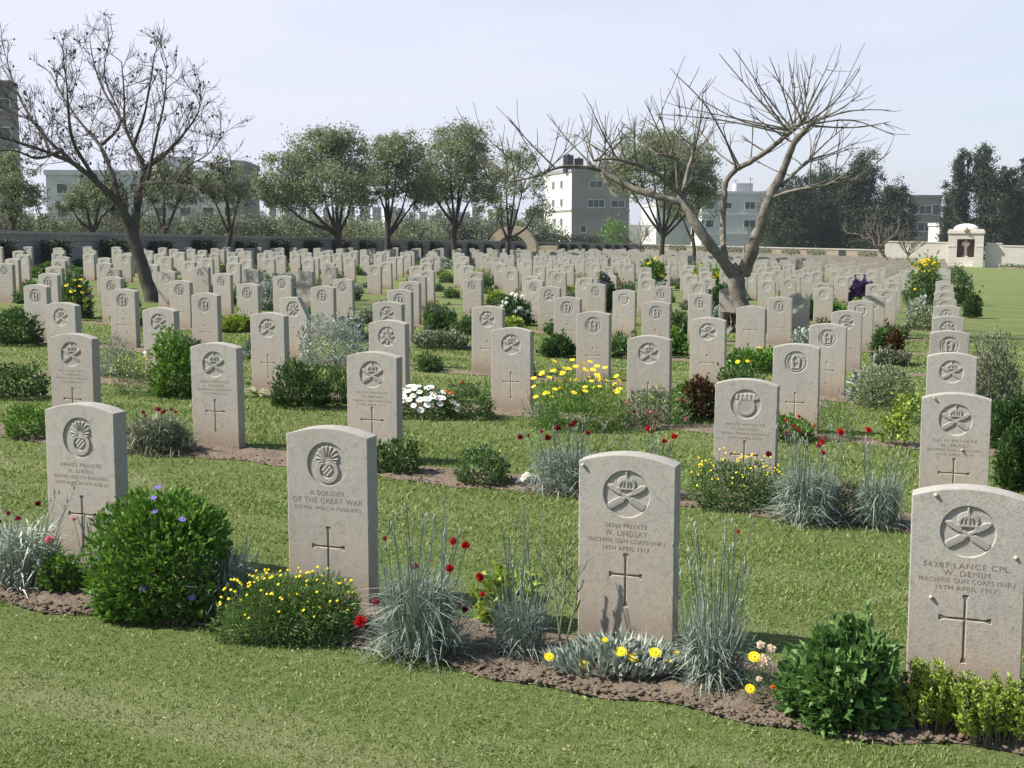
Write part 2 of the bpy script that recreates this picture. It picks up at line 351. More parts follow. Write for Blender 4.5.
# ------------------------------------------------------------------ headstones
TK=.09
def cap(x,z,x0,z0,x1,z1,r):
    dx,dz=x1-x0,z1-z0; t=np.clip(((x-x0)*dx+(z-z0)*dz)/(dx*dx+dz*dz),0,1)
    return r-np.hypot(x-x0-t*dx,z-z0-t*dz)
def sm(v,wd): return np.clip(v/wd,0,1)
ZB,RB=.615,.092
def badge_h(kind,x,z):
    """relief height 0..1 over the recess floor, coords relative to badge centre"""
    r=np.hypot(x,z); h=np.zeros_like(x)
    if kind=='guns':
        for s in (1,-1):
            h=np.maximum(h,.85*sm(cap(x,z,-s*.066,-.050,s*.070,.030,.0085),.004))
            h=np.maximum(h,sm(cap(x,z,-s*.062,-.048,-s*.022,-.024,.0155),.004)*(.85+.15*np.sin((x+z*s)*700)))
            h=np.maximum(h,.95*sm(cap(x,z,s*.030,.008,s*.060,.025,.013),.004))
        cz=z-.040
        cr=sm(.034-np.hypot(x/1.15,cz/.95),.004)*(cz>-.022)
        arch_=np.minimum(np.abs(np.hypot(x,(cz+.012)*1.1)-.031),np.minimum(np.abs(np.hypot(x*2.2,(cz+.012)*1.1)-.031),np.abs(x)+.0)); h=np.maximum(h,cr*(.45+.55*(arch_<.0045)))
        h=np.maximum(h,sm(cap(x,z,-.034,.020,.034,.020,.006),.003))
        h=np.maximum(h,sm(cap(x,z,0,.072,0,.084,.0055),.003))
    elif kind=='grenade':
        cz=z+.028; rr=np.hypot(x,cz)
        h=np.maximum(h,.9*sm(.013-np.abs(rr-.043),.004)*(cz<.03))
        h=np.maximum(h,.95*sm(.028-np.hypot(x,cz-.002),.004)*(.7+.3*np.cos(x*320)*np.cos(cz*300)))
        fx,fz=x,z-.018; a=np.arctan2(fx,fz); fr=np.hypot(fx,fz)
        fan=sm(.058*(1-.06*np.abs(np.sin(a*8)))-np.hypot(fx/1.0,(fz-.012)/.85),.006)*(fz>-.014)
        h=np.maximum(h,fan*(.62+.38*np.cos(a*17)*(fr>.014)))
        h=np.maximum(h,.8*sm(cap(x,z,-.025,.002,.025,.002,.008),.004))
    elif kind=='oval':
        rr=np.hypot(x,z+.012); h=np.maximum(h,.95*sm(.062-rr,.005)*(.8-.2*(rr<.04)))
        h=np.maximum(h,sm(cap(x,z,-.05,.045,.05,.045,.022),.006)*(.75+.25*np.cos(x*240)))
        h=np.maximum(h,.9*sm(cap(x,z,.05,.035,.078,.045,.014),.005))
    elif kind=='wreath':
        h=np.maximum(h,.9*sm(.008-np.abs(r-.073),.004)*(z<.055)*(.7+.3*np.cos(np.arctan2(z,x)*22)))
        for s in (-1,1):
            h=np.maximum(h,sm(cap(x,z,s*.022,-.045,s*.030,.03,.012),.004)); h=np.maximum(h,sm(cap(x,z,s*.030,.030,s*.012,.052,.008),.004))
        h=np.maximum(h,.9*sm(cap(x,z,-.03,-.05,.03,-.05,.008),.004)); h=np.maximum(h,.8*sm(.013-r,.004))
    elif kind=='star':
        a=np.arctan2(z,x); h=np.maximum(h,.9*sm(.060+.018*np.cos(a*8)-r,.006)*(r>.036)); h=np.maximum(h,sm(.028-r,.004)*.8)
        for s in (-1,1): h=np.maximum(h,sm(cap(x,z,s*.06,-.06,s*.02,-.02,.01),.004))
    return np.clip(h,0,1)
BD=.008
def cross_d(x,z,cr):
    zt,zb,za,hw=cr; r=.0048
    v=np.maximum(cap(x,z,0,zb,0,zt,r),cap(x,z,-hw,za,hw,za,r))
    for (ax,az) in ((0,zt),(0,zb),(hw,za),(-hw,za)):
        q=sm(.017-np.hypot(x-ax,z-az),.017)*.012
        if ax==0: fl=.0048+.0065*np.clip(1-np.abs(z-az)/.016,0,1)-np.abs(x); fl=np.where(np.abs(z-az)<.016,fl,-1); fl=np.where((z-az)*np.sign(az-za)>.004,-1,fl)
        else: fl=.0048+.0065*np.clip(1-np.abs(x-ax)/.016,0,1)-np.abs(z-za); fl=np.where(np.abs(x-ax)<.016,fl,-1); fl=np.where(np.abs(x)>hw+.004,-1,fl)
        v=np.maximum(v,fl)
    return v
def slab_mesh(name,dx,badge,cross,seed=0,chip=None,recess=True):
    r_=np.random.default_rng(seed)
    nx=max(int(.38/dx),8); nz=max(int(HS/dx),14)
    xs=np.linspace(-.19,.19,nx+1); ts=np.linspace(0,1,nz+1)
    top=HS-.034*(np.abs(xs)/.19)**2
    if chip: top=np.minimum(top,chip(xs))
    X,T_=np.meshgrid(xs,ts); Z=T_*(top[None,:]+.08)-.08
    X=X.copy()
    y=np.full_like(X,-TK/2)
    if recess:
        if badge: y+=BD*sm(RB-np.hypot(X,Z-ZB),dx*.9)
        if cross: y+=.005*sm(cross_d(X,Z,cross),dx*.6)
    de=np.minimum(.19-np.abs(X),top[None,:]-Z); ch=.0035
    y+=np.clip(ch-de,0,ch)*.8
    if dx<.006:
        for k in range(y.shape[0]):
            for l in (0,1,nx-1,nx): X[k,l]+= (.0016*noise.noise(Vector((seed*3+l,Z[k,l]*30,0)))-.006*max(0,noise.noise(Vector((seed*5+(l>5)*9,Z[k,l]*14,3)))-.38))*(1 if l>5 else -1)
    V=np.stack([X,y,Z],-1).reshape(-1,3)
    k=np.arange(nz)[:,None]*(nx+1)+np.arange(nx)[None,:]
    F=np.stack([k,k+1,k+nx+2,k+nx+1],-1).reshape(-1,4)
    mb=MB(); mb.add(V,F)
    # sides, top, back
    bl=np.concatenate([np.arange(nz+1)*(nx+1), nz*(nx+1)+np.arange(1,nx+1), (np.arange(nz-1,-1,-1))*(nx+1)+nx])
    front=V[bl]; back=front.copy(); back[:,1]=TK/2; bev=front.copy(); bev[:,1]=TK/2-.004; bk2=back.copy(); bk2[:,0]*=.98; bk2[:,2]-=.003*(bk2[:,2]>.1)
    n=len(bl); base=np.vstack([front,bev,bk2])
    i=np.arange(n-1)
    F2=np.concatenate([np.stack([i,i+n,i+n+1,i+1],-1),np.stack([i+n,i+2*n,i+2*n+1,i+n+1],-1)])[:,::-1]
    mb.add(base,F2[:,::-1])
    # back face: strips between left column and right column
    lz=np.arange(nz+1); rz=n-1-lz
    ctop=bk2[nz:n-nz]                           # along the top
    mb.add(bk2,np.stack([lz[:-1],lz[1:],rz[1:],rz[:-1]],-1))
    tv=np.vstack([ctop,[[0,TK/2,bk2[nz][2]-.01]]]); q=np.arange(len(ctop)-1)
    mb.add(tv,np.stack([q,q+1,np.full_like(q,len(ctop))],-1))
    me=mb.mesh(name,M['stone'],False)
    return me
def badge_mesh(kind,dx):
    n=int(2*RB/dx); xs=np.linspace(-RB*1.0,RB*1.0,n+1); X,Z=np.meshgrid(xs,xs)
    h=badge_h(kind,X,Z); rr=np.hypot(X,Z); ok=(rr<RB*.985)
    y=np.where(h>.02,-TK/2+BD-.0004-h*(BD*.98),-TK/2+BD+.002)
    V=np.stack([X,y,Z+ZB],-1).reshape(-1,3)
    k=(np.arange(n)[:,None]*(n+1)+np.arange(n)[None,:]); F=np.stack([k,k+1,k+n+2,k+n+1],-1).reshape(-1,4)
    okf=ok.ravel()[F].all(1)&((h.ravel()>.02)[F].any(1)); F=F[okf]
    used=np.unique(F); mp_=np.full(len(V),-1); mp_[used]=np.arange(len(used))
    mb=MB(); mb.add(V[used],mp_[F]); return mb.mesh('badge',M['badge'],False)
def cross_mesh(cr):
    zt,zb,za,hw=cr; y=-TK/2+.0038; r=.0041; f=.0098; e=.014; mb=MB()
    P=[(-r,zb+e),(-f,zb),(f,zb),(r,zb+e),(r,za-r),(hw-e,za-r),(hw,za-f),(hw,za+f),(hw-e,za+r),(r,za+r),(r,zt-e),(f,zt),(-f,zt),(-r,zt-e),(-r,za+r),(-hw+e,za+r),(-hw,za+f),(-hw,za-f),(-hw+e,za-r),(-r,za-r)]
    V=[(a,y,b_) for a,b_ in P]
    mb.add(V,[(0,1,2,3),(0,3,4,19),(4,5,8,9),(5,6,7,8),(9,10,13,14),(10,11,12,13),(14,15,18,19),(15,16,17,18),(4,9,14,19)])
    return mb.mesh('cross',M['cut'],False)
def text_mesh(lines):
    mb=MB()
    for s,z,h,wmax in lines:
        cu=bpy.data.curves.new('t','FONT'); cu.body=s; cu.size=1; cu.align_x='CENTER'; cu.resolution_u=3; cu.space_character=1.12
        o=bpy.data.objects.new('t',cu); C.objects.link(o); bpy.context.view_layer.update()
        me=bpy.data.meshes.new_from_object(o.evaluated_get(bpy.context.evaluated_depsgraph_get()))
        V=np.zeros(len(me.vertices)*3); me.vertices.foreach_get('co',V); V=V.reshape(-1,3)
        me.calc_loop_triangles(); Tn=np.array([list(t.vertices) for t in me.loop_triangles])
        if len(V):
            sy=h/.70; wd=(V[:,0].max()-V[:,0].min()); sx=wmax/wd
            W=np.stack([(V[:,0]-(V[:,0].max()+V[:,0].min())/2)*sx,np.full(len(V),-TK/2-.0006),z+V[:,1]*sy],1)
            mb.add(W,Tn)
        C.objects.unlink(o); bpy.data.objects.remove(o); bpy.data.meshes.remove(me)
    return mb.mesh('inscription',M['ink'],False)
CR={'a':(.378,.176,.297,.062),'b':(.345,.105,.262,.073),'c':(.385,.145,.30,.083),'d':(.36,.13,.275,.075)}
RZ=-TH   # face normal of the slab is local -Y
def hs_loc(i,j):
    if j in MEAS.get(i,{}):
        px,py=MEAS[i][j]
        # slide along the row until the top sits under the measured column
        a=A0+AW*j
        for _ in range(6):
            Q_=ew(a,YO[i]); x,_y=proj((Q_[0],Q_[1],HS+gz(Q_[0]))); a+=(px-x)*-1*(Q_[1]/FPX)/math.cos(TH)
        P=ew(a,YO[i]+TK); x,y=proj((P[0],P[1],HS+gz(P[0]))); dz=max(-.05,min(.05,(y-py)*P[1]/FPX))
        return a,ew(a,YO[i]+TK/2),dz
    r_=random.Random(i*131+j)
    ph=random.Random(i*7).uniform(-.2,.2) if i>6 else 0
    a=A0+AW*j+ph*(j>0)+r_.uniform(-.07,.07); P=ew(a,YO[i]+r_.uniform(-.05,.05)); return a,P,r_.uniform(-.03,.015)
BM={}
def bmesh_(kind,dx):
    if (kind,dx) not in BM: BM[(kind,dx)]=badge_mesh(kind,dx)
    return BM[(kind,dx)]
CM={k:cross_mesh(v) for k,v in CR.items()}
GRP='white limestone war graves headstones'
ORD=['front','second','third','fourth','fifth','sixth','seventh','eighth','ninth','tenth','eleventh','twelfth','thirteenth','fourteenth','fifteenth','sixteenth','seventeenth','eighteenth','nineteenth','twentieth','twenty-first','twenty-second','twenty-third','twenty-fourth','twenty-fifth']
def build_stone(i,j,kind,ck,dx,label,lines=None,chip=None,sk=0,blank=False):
    a,P,dz=hs_loc(i,j)
    o=empty('headstone',(P[0],P[1],gz(P[0])+dz),RZ+random.uniform(-.02,.02),label,'headstone',GRP)
    if dz>0: pass
    sl_=link('slab',slab_mesh('slab',dx,None if blank else kind,CR[ck],i*10+j,chip),o)
    ch=[sl_]
    if not blank: ch.append(link('badge',bmesh_(kind,max(dx*.8,.0016)),o))
    ch.append(link('cross',CM[ck],o))
    if lines: ch.append(link('inscription',text_mesh(lines),o))
    if i>0 or j in(0,3): o.rotation_euler=(random.uniform(-.012,.012),random.uniform(-.008,.008),o.rotation_euler[2])
    kids(o,*ch); return o
def T4(a,b_,c,d,z=.493,g=.0295): 
    r=[]
    for k,(s,wm,h) in enumerate((a,b_,c,d) if d else (a,b_,c)):
        r.append((s,z-g*k-h/2,h,wm))
    return r
INF='MACHINE GUN CORPS (INF.)'
build_stone(0,1,'guns','a',.0022,'foremost centre headstone with crossed-guns badge, twig shadows and yellow gazanias at its foot',
    T4(('56266 PRIVATE',.165,.0165),('W. LINDSAY',.165,.023),(INF,.305,.0165),('19TH APRIL 1917',.185,.0165),.492,.0297))
build_stone(0,0,'guns','c',.0022,'nearest headstone at the right edge, crossed-guns badge, yellow-green shrubs before it',
    T4(('56287 LANCE CPL.',.29,.019),('W. DENIM',.155,.020),(INF,.315,.0165),('19TH APRIL 1917',.20,.0165),.492,.027))
build_stone(0,2,'grenade','b',.0022,'foremost headstone of an unknown soldier with grenade badge, yellow button flowers before it',
    T4(('A SOLDIER',.165,.020),('OF THE GREAT WAR',.325,.023),('ROYAL WELCH FUSILIERS',.31,.015),None,.492,.032))
build_stone(0,3,'grenade','b',.0022,'foremost left headstone with grenade badge, large green bush covering its lower right',
    T4(('240432 PRIVATE',.23,.018),('H. OWEN',.13,.018),('ROYAL WELCH FUSILIERS',.29,.015),('26TH MARCH 1917 AGE 21',.29,.0145),.49,.028))
LN=lambda n2,c:T4(('40117 PRIVATE',.24,.015),(n2,.16,.017),(c,.29,.013),('19TH APRIL 1917',.20,.013),.49,.028)
build_stone(1,0,'guns','c',.0035,'second headstone from the front in the right-hand end column, crossed-guns badge',T4(('56111 PRIVATE',.24,.017),('W. DEACY',.16,.018),(INF,.30,.014),('19TH APRIL 1917',.2,.013),.492,.027))
build_stone(1,1,'oval','c',.0035,'second-row headstone with large oval crested badge, yellow flowers and grey carnations at its foot',LN('C. NATHAN','ROYAL WELCH FUSILIERS'))
build_stone(1,3,'guns','c',.0035,'second-row headstone with crossed guns just behind the grenade-badged unknown soldier stone',LN('W. P. FERNYHOW',INF))
build_stone(1,4,'guns','d',.0035,'second-row headstone on bare soil beside a grey clump with dark red flowers',LN('I. MOORE',INF))
build_stone(1,5,'guns','d',.0035,'second-row headstone at far left directly behind the leftmost foremost headstone',LN('T. HUGHES',INF))
NEARL={(2,0):'third headstone from the front in the right-hand end column, crossed-guns badge',
(2,1):'third-row headstone, second from the right, with red geraniums and dark shrub beside it',
(2,2):'third-row headstone between yellow marguerites and a bronze-red shrub',
(2,3):'third-row headstone left of the yellow marguerites, right of the white daisies',
(2,4):'third-row headstone with star badge behind the white daisies, near the silver bush',
(2,5):'third-row headstone between striped-leaf plant and the wide silver-leaved bush',
(2,6):'third-row headstone rising behind a bright green bush at left',
(2,7):'third-row headstone at far left between dark bush and grey-green plants'}
for (i,j),lb in NEARL.items():
    k='guns' if j not in(1,4) else ('wreath' if j==1 else 'star')
    build_stone(2,j,k,'d',.0055,lb)
# rest of the grid
SKIP={(1,2),(4,5),(5,6),(7,3),(6,9),(8,5),(9,2),(7,12),(10,7)}
cand=[]
for i in range(3,len(YO)):
    for j in range(0,25):
        if (i,j) in SKIP or (i>6 and random.random()<.08): continue
        a,P,dz=hs_loc(i,j); u=P[0]/P[1]
        if abs(u)>.62: continue
        vis=abs(u)<.436+.2/P[1]
        cand.append((P[1],i,j,a,P,dz,vis))
cand.sort(key=lambda t:t[0])
protoP={}
def proto(kind,ck,dx,flat):
    return protoP[(kind,ck,dx)]
kinds=['wreath','wreath','guns','star','wreath','oval']
cnt=17; far=[]; FARME={}
LSTONE={(3,1):'fourth-row headstone with wreath badge, second from the right end',
(4,2):'fifth-row flat plain headstone with a large cross and no badge near the bare tree trunk',
(3,6):'fourth-row headstone with its upper right corner broken off beside a silver bush'}
for D_,i,j,a,P,dz,vis in cand:
    if vis and cnt<300:
        lab=LSTONE.get((i,j))
        if not lab:
            r=ORD[i] if i<len(ORD) else 'far'; c='right end' if j==0 else ORD[j]+' from the right end'
            lab=f'{"pale" if i<7 else "small distant"} headstone in the {r} row, {"at the "+c if j==0 else c}'.replace('front from','first from')
        cnt+=1; loc=(P[0],P[1],gz(P[0])+dz); rz=RZ+random.uniform(-.03,.03)
        if i<=6:
            kd=random.choice(kinds) if (i,j)!=(3,1) else 'wreath'; ck=random.choice('cd')
            if (i,j)==(4,2): kd='blank'
            key=(kd,ck,i<=4,(i,j)==(3,6))
            if key not in protoP:
                o=empty('headstone',loc,rz,lab,'headstone',GRP); dx=.008 if i<=4 else .012
                chip=(lambda x:HS-.01-np.clip(x-.06,0,1)*1.9) if (i,j)==(3,6) else None
                blank=kd=='blank'
                ch=[link('slab',slab_mesh('slab',dx,None if blank else kd,CR[ck],i*10+j,chip,True),o)]
                if not blank: ch.append(link('badge',bmesh_(kd,.005),o))
                cr=CM[ck] if not blank else cross_mesh((.56,.26,.45,.085))
                if blank: bpy.data.objects.remove(ch[0]); ch=[link('slab',slab_mesh('slab',dx,None,(.56,.26,.45,.085),5),o)]
                ch.append(link('cross',cr,o)); kids(o,*ch); protoP[key]=o
            else:
                dup(protoP[key],loc,rz,lab)
        else:
            kd=random.choice(['wreath','star','guns'])
            if kd not in FARME: FARME[kd]=slab_mesh('headstone',.016,kd,CR['c'],1,None,True)
            tag(link('headstone',FARME[kd],None,loc,(0,random.uniform(-.02,.02),rz)),lab,'headstone',GRP)
    else: far.append((P,dz))
mb=MB()
xs=np.array([-.19,-.12,0,.12,.19]); tp=HS-.034*(np.abs(xs)/.19)**2
prof=np.array([(-.19,-.05)]+list(zip(xs,tp))+[(.19,-.05)])
for P,dz in far:
    ang=RZ+random.uniform(-.03,.03); c,s=math.cos(ang),math.sin(ang); V=[]
    for y in (-TK/2,TK/2):
        for x,z in prof: V.append((P[0]+c*x-s*y,P[1]+s*x+c*y,gz(P[0])+dz+z))
    k=len(prof); mb.add(V,[tuple(range(k)),tuple(range(2*k-1,k-1,-1))]); mb.add(V,[(q,q+k,(q+1)%k+k,(q+1)%k) for q in range(k)])
o=link('distant_headstones',mb.mesh('distant_headstones',M['stone_far'],False)); tag(o,'mass of tiny pale headstones filling the far rows up to the walls','headstones',kind='stuff')
print('stones',cnt,'far',len(far))
# snails on the front stones
def snail(px,py,i,j,lab):
    a,P,dz=hs_loc(i,j); o=ew(a,YO[i]-.004); nrm=Vector((-NV[0],-NV[1],0)); d=Vector(ray(px,py)); c=Vector((0,0,HC))
    t=(Vector((o[0],o[1],0))-c).dot(nrm)/d.dot(nrm); p=c+d*t; mb=MB()
    V=[];
    for k in range(5):
        el=-.2+k*.44
        for q in range(10): an=q*.6283; V.append((math.cos(an)*math.cos(el)*.0075,-math.sin(el)*.0085,math.sin(an)*math.cos(el)*.0075))
    kk=np.arange(4)[:,None]*10+np.arange(10)[None,:]; k2=np.arange(4)[:,None]*10+((np.arange(10)+1)%10)[None,:]
    mb.add(V,np.stack([kk,k2,k2+10,kk+10],-1).reshape(-1,4)); mb.add(V[-10:]+[(0,-.0087,0)],[(q,(q+1)%10,10) for q in range(10)])
    ob=link('snail',mb.mesh('snail',M['shell'],True),None,p,(0,0,RZ)); tag(ob,lab,'snail','snails stuck to headstones')
snail(583,465,0,1,'snail on the top left corner of the foremost centre headstone')
snail(936,495,0,0,'snail near the top left corner of the nearest right headstone')
snail(1016,558,0,0,'snail by the right edge of the nearest right headstone')
snail(931,597,0,0,'snail low on the left side of the nearest right headstone')
snail(934,398,1,0,'snail at the top left of the second end-column headstone')
snail(962,450,1,0,'snail on the lettering of the second end-column headstone')
# ------------------------------------------------------------------ plants
def dome(r,n,w,d,h,lump=.16,inner=.55,z0=.0):
    v=unit(r.normal(0,1,(n,3))); v[:,2]=np.abs(v[:,2])**1.35; v=unit(v); v[:,2]-=.05
    rad=inner+(1-inner)*r.uniform(0,1,n)**.6
    k=np.array([noise.noise(Vector(x)*2.2+Vector((w*17,h*9,n*.01))) for x in v])
    rad=.88*rad*(1+lump*2*k)/(np.abs(v)**3.2).sum(1)**(1/3.2)
    rad=rad*np.where(v[:,2]<.15,.93,1)
    Q=v*rad[:,None]*np.array([w/2,d/2,h]); Q[:,2]=np.maximum(Q[:,2],.0)+z0; return Q,v
def strips(mb,base,dirs,Ln,W,r,droop=.6,m=0,seg=3):
    n=len(base); d=unit(dirs); S_=unit(np.cross(d,np.array([0,0,1.0]))+r.normal(0,.25,(n,3))); Ln=np.broadcast_to(Ln,(n,))[:,None]; W=np.broadcast_to(W,(n,))[:,None]
    hor=d*np.array([1,1,0]); rows=[]
    for k in range(seg+1):
        t=k/seg; p=base+d*Ln*t+(hor*.5-np.array([0,0,1.0]))*Ln*droop*t*t*.5
        wk=W*(1-t**1.5)*.5+W*.04
        rows+= [p-S_*wk,p+S_*wk]
    V=np.stack(rows,1).reshape(-1,3); i=np.arange(n)[:,None]*(2*(seg+1)); F=[]
    for k in range(seg): F.append(i+np.array([[2*k,2*k+1,2*k+3,2*k+2]]))
    mb.add(V,np.concatenate(F,0),m)
# flower head meshes (origin at centre, facing +Z)
def daisy(mat,n=12,r=.018,cup=.2,eye=.32,rows=1):
    mb=MB()
    for q in range(rows):
        for k in range(n):
            a=2*math.pi*(k+.5*q)/n; c,s=math.cos(a),math.sin(a); w_=math.pi*r/n*1.5; rr=r*(1-.25*q); zz=.002*q
            V=[(c*r*.15-s*w_*.4,s*r*.15+c*w_*.4,zz),(c*r*.15+s*w_*.4,s*r*.15-c*w_*.4,zz),(c*rr*.75+s*w_,s*rr*.75-c*w_,zz+r*cup),(c*rr,s*rr,zz+r*cup*.9),(c*rr*.75-s*w_,s*rr*.75+c*w_,zz+r*cup)]
            mb.add(V,[(0,1,2,3,4)])
    V=[(math.cos(k*.785)*r*eye,math.sin(k*.785)*r*eye,.003) for k in range(8)]+[(0,0,.006+r*.1)]
    mb.add(V,[(k,(k+1)%8,8) for k in range(8)],1)
    return mb.mesh('flower',[mat,FL['eye']])
def pompom(mat,r=.012,n=46,flat=.75,seed=1):
    r_=np.random.default_rng(seed); v=unit(r_.normal(0,1,(n,3))); v[:,2]=np.abs(v[:,2])*.9-.15
    mb=MB(); d=unit(v+r_.normal(0,.35,(n,3))); leaves(mb,v*r*.25,d,r*1.0,r*.75,r_,0,.3)
    blob(mb,(0,0,0),r*.55,seed,0,.8)
    return mb.mesh('flower',mat)
def button(mat,r=.0065):
    mb=MB(); blob(mb,(0,0,0),r,3,0,.6); return mb.mesh('flower',mat,True)
FM={'red':pompom(FL['red'],.017),'crimson':pompom(FL['crimson'],.015),'dark_red':pompom(FL['dark_red'],.016),'yellow':daisy(FL['yellow'],14,.0195,.15,.34,2),'button':button(FL['yellow']),
'pink':pompom(FL['pink'],.018),'purple':daisy(FL['purple'],5,.015,.1,.2),'white':daisy(FL['white'],13,.020,.05,.25),'cream':pompom(FL['cream'],.019),
'orange':pompom(FL['orange'],.018),'lilac':pompom(FL['lilac'],.02),'deep':pompom(FL['deep_purple'],.022),'bud':None,'marg':daisy(FL['yellow'],12,.024,.1,.3),'whitebig':daisy(FL['white'],14,.027,.03,.2),
'fyellow':pompom(FL['yellow'],.025,24),'fwhite':pompom(FL['white'],.025,24)}
def flower(o,kind,p,d=(0,-.3,1),s=1):
    q=Vector(d).normalized().to_track_quat('Z','Y')
    f=link('flower',FM[kind],o,p,q.to_euler(),s*random.uniform(.85,1.15)); kids(o,f); return f
def stem(mb,p,base=None,r=.0012,m=0,bend=.03):
    p=np.array(p,float); b0=np.array(base if base is not None else (p[0]*.35,p[1]*.35,0.0)); mid=(p+b0)/2+np.array([(p[0]-b0[0])*.15+random.uniform(-bend,bend)*.5,random.uniform(-bend,bend)*.5,0])
    q1=(b0*.4+mid*.6); mb.tube([b0,mid,p],[r*1.3,r*1.1,r],3,m)
def plant(name,loc,label,cat,rz=None):
    return empty(name,loc,0 if rz is None else rz,label,cat)
def fol(o,mb,mats,name='foliage'):
    f=link(name,mb.mesh(name,mats),o); kids(o,f); return f
def gp(px,py): p=G(px,py); return Vector((p.x,p.y,p.z+.01))
def mpx(p,px): return px*p.y/FPX
def mk_bush(loc,w,h,n,Ln,W,mat,label,name='shrub',cat='shrub',seed=1,d=None,flowers=(),lump=.16,up=.5,stalks=True,inner=.5,z0=.02,bk='bark_d'):
    r=np.random.default_rng(seed); o=plant(name,loc,label,cat); mb=MB(); d=d or w*.8; n=int(n*1.6) if 200<n<2600 else n
    P,v=dome(r,n,w,d,h,lump,inner,z0); D=v+np.array([0,0,up])+r.normal(0,.55,(n,3))
    leaves(mb,P,D,Ln*r.uniform(.5,1.3,n),W*r.uniform(.6,1.3,n),r)
    for k in range(int(18+n/260)):   # escaping sprigs
        q=P[r.integers(n)]; dd=unit((q/np.array([w,d,h])+r.normal(0,.15,3)+[0,0,.25])[None])[0]; ls=Ln*r.uniform(1.2,2.6); m_=7; tt=r.uniform(0,1,m_)[:,None]
        leaves(mb,q+dd*ls*tt,dd+r.normal(0,.6,(m_,3)),Ln*r.uniform(.5,1,m_),W*r.uniform(.6,1,m_),r)
    if stalks:
        for k in range(14):
            t=P[r.integers(n)]; stem(mb,t*.92,(t[0]*.1,t[1]*.1,0),.0022,1)
    fol(o,mb,[mat,M[bk]])
    # flowers: (kind, count or list, size)
    for kind,c,s in flowers:
        for k in range(c):
            q=unit(np.array([[r.normal(0,1),r.normal(-.5,.8),abs(r.normal(.7,.5))+.35]]))[0]
            p=q*np.array([w/2,d/2,h])*r.uniform(.95,1.08); p[2]=abs(p[2])+.02
            flower(o,kind,tuple(p),tuple(q*.6+np.array([0,-.5,.8])),s)
    return o
def mk_carn(loc,w,h,nb,nst,heads,label,seed=1,mat='bluegrey',sth=None,buds=True,name='carnation_plant',cat='carnation',bw=.0045,bh=None):
    """tufted carnation: basal grass-like foliage, leaning stalks, flower heads"""
    r=np.random.default_rng(seed); o=plant(name,loc,label,cat); mb=MB(); bh=bh or h*.5; nb=int(nb*1.8)
    a=r.uniform(0,6.283,nb); rad=w*.36*np.sqrt(r.uniform(0,1,nb)); zz=r.uniform(0,1,nb)**1.2; rad=rad*(1.25-.55*zz); B=np.stack([np.cos(a)*rad,np.sin(a)*rad*.8,zz*bh*.85],1)
    D=np.stack([np.cos(a)*.7,np.sin(a)*.7,r.uniform(.1,1.7,nb)],1)+r.normal(0,.5,(nb,3))
    strips(mb,B,D,bh*r.uniform(.22,.52,nb),bw*r.uniform(.8,1.3,nb),r,r.uniform(.2,1.3,(nb,1)))
    nu=int(nb*.45); a=r.uniform(0,6.283,nu); rad=w*.30*np.sqrt(r.uniform(0,1,nu)); B=np.stack([np.cos(a)*rad,np.sin(a)*rad*.8,r.uniform(0,bh*.4,nu)],1)
    strips(mb,B,np.stack([np.cos(a)*.16,np.sin(a)*.16,np.ones(nu)],1)+r.normal(0,.16,(nu,3)),(h*.62 if nst>8 else bh*.9)*r.uniform(.35,1,nu),bw*.75,r,.12)
    for k in range(nst):
        an=r.uniform(0,6.283); b0=np.array([math.cos(an)*w*.15,math.sin(an)*w*.12,0]); hh=h*r.uniform(.65,1.0)
        t=np.array([b0[0]*2.2+r.normal(0,w*.10),b0[1]*2+r.normal(0,w*.08),hh]); mid=(b0+t)/2+r.normal(0,.012,3)
        pts=[b0,mid,t]; mb.tube(pts,[.0030,.0026,.0019],3)
        # paired leaves along the stalk
        nl=9; tt=r.uniform(.15,.97,nl); Pn=np.array([b0*(1-x)**2+2*mid*x*(1-x)+t*x*x for x in tt])
        strips(mb,Pn,np.stack([r.normal(0,.45,nl),r.normal(0,.45,nl),np.full(nl,1.1)],1),r.uniform(.03,.065,nl),.0042,r,.2,0,2)
        if buds:
            for q in range(r.integers(1,3)):
                c=t+r.normal(0,.009,3); mb.tube([c,c+[0,0,.012],c+[0.001,0,.024]],[.002,.0045,.0015],5)
    for kind,dx,dz,s in heads:
        dy=r.uniform(-.06,.04); p=(dx,dy,dz); stem(mb,p,(dx*.35,dy*.3,0),.0015)
        flower(o,kind,p,(r.normal(0,.4),-.7,.7),s)
    fol(o,mb,[L[mat]]); return o
def mk_mound(loc,w,h,n,mat,kind,nf,label,seed,s=1,name='flowering_plant',cat='flowering plant',Ln=.022,W=.004,d=None,spread=1,up=.9):
    r=np.random.default_rng(seed); o=plant(name,loc,label,cat); mb=MB(); d=d or w*.7
    P,v=dome(r,n,w,d,h*.82,.15,.3,.0); D=v*.7+np.array([0,-.2,1])*up*np.clip(P[:,2:3]/h*1.6,.15,1)+r.normal(0,.5,(n,3)); leaves(mb,P,D,Ln*r.uniform(.6,1.3,n),W*r.uniform(.7,1.2,n),r)
    for k in range(nf):
        an=r.uniform(0,6.283); ra=math.sqrt(r.uniform(0,1))*.95*spread; x,y=math.cos(an)*ra*w/2,math.sin(an)*ra*d/2
        z=h*.70*math.sqrt(max(0,1-min(ra*ra,.9)))+h*r.uniform(.06,.30); stem(mb,(x,y,z),(x*.8,y*.8,z*.35),.0009)
        flower(o,kind,(x,y,z),(r.normal(0,.3),-.4,1),s)
    fol(o,mb,[mat]); return o
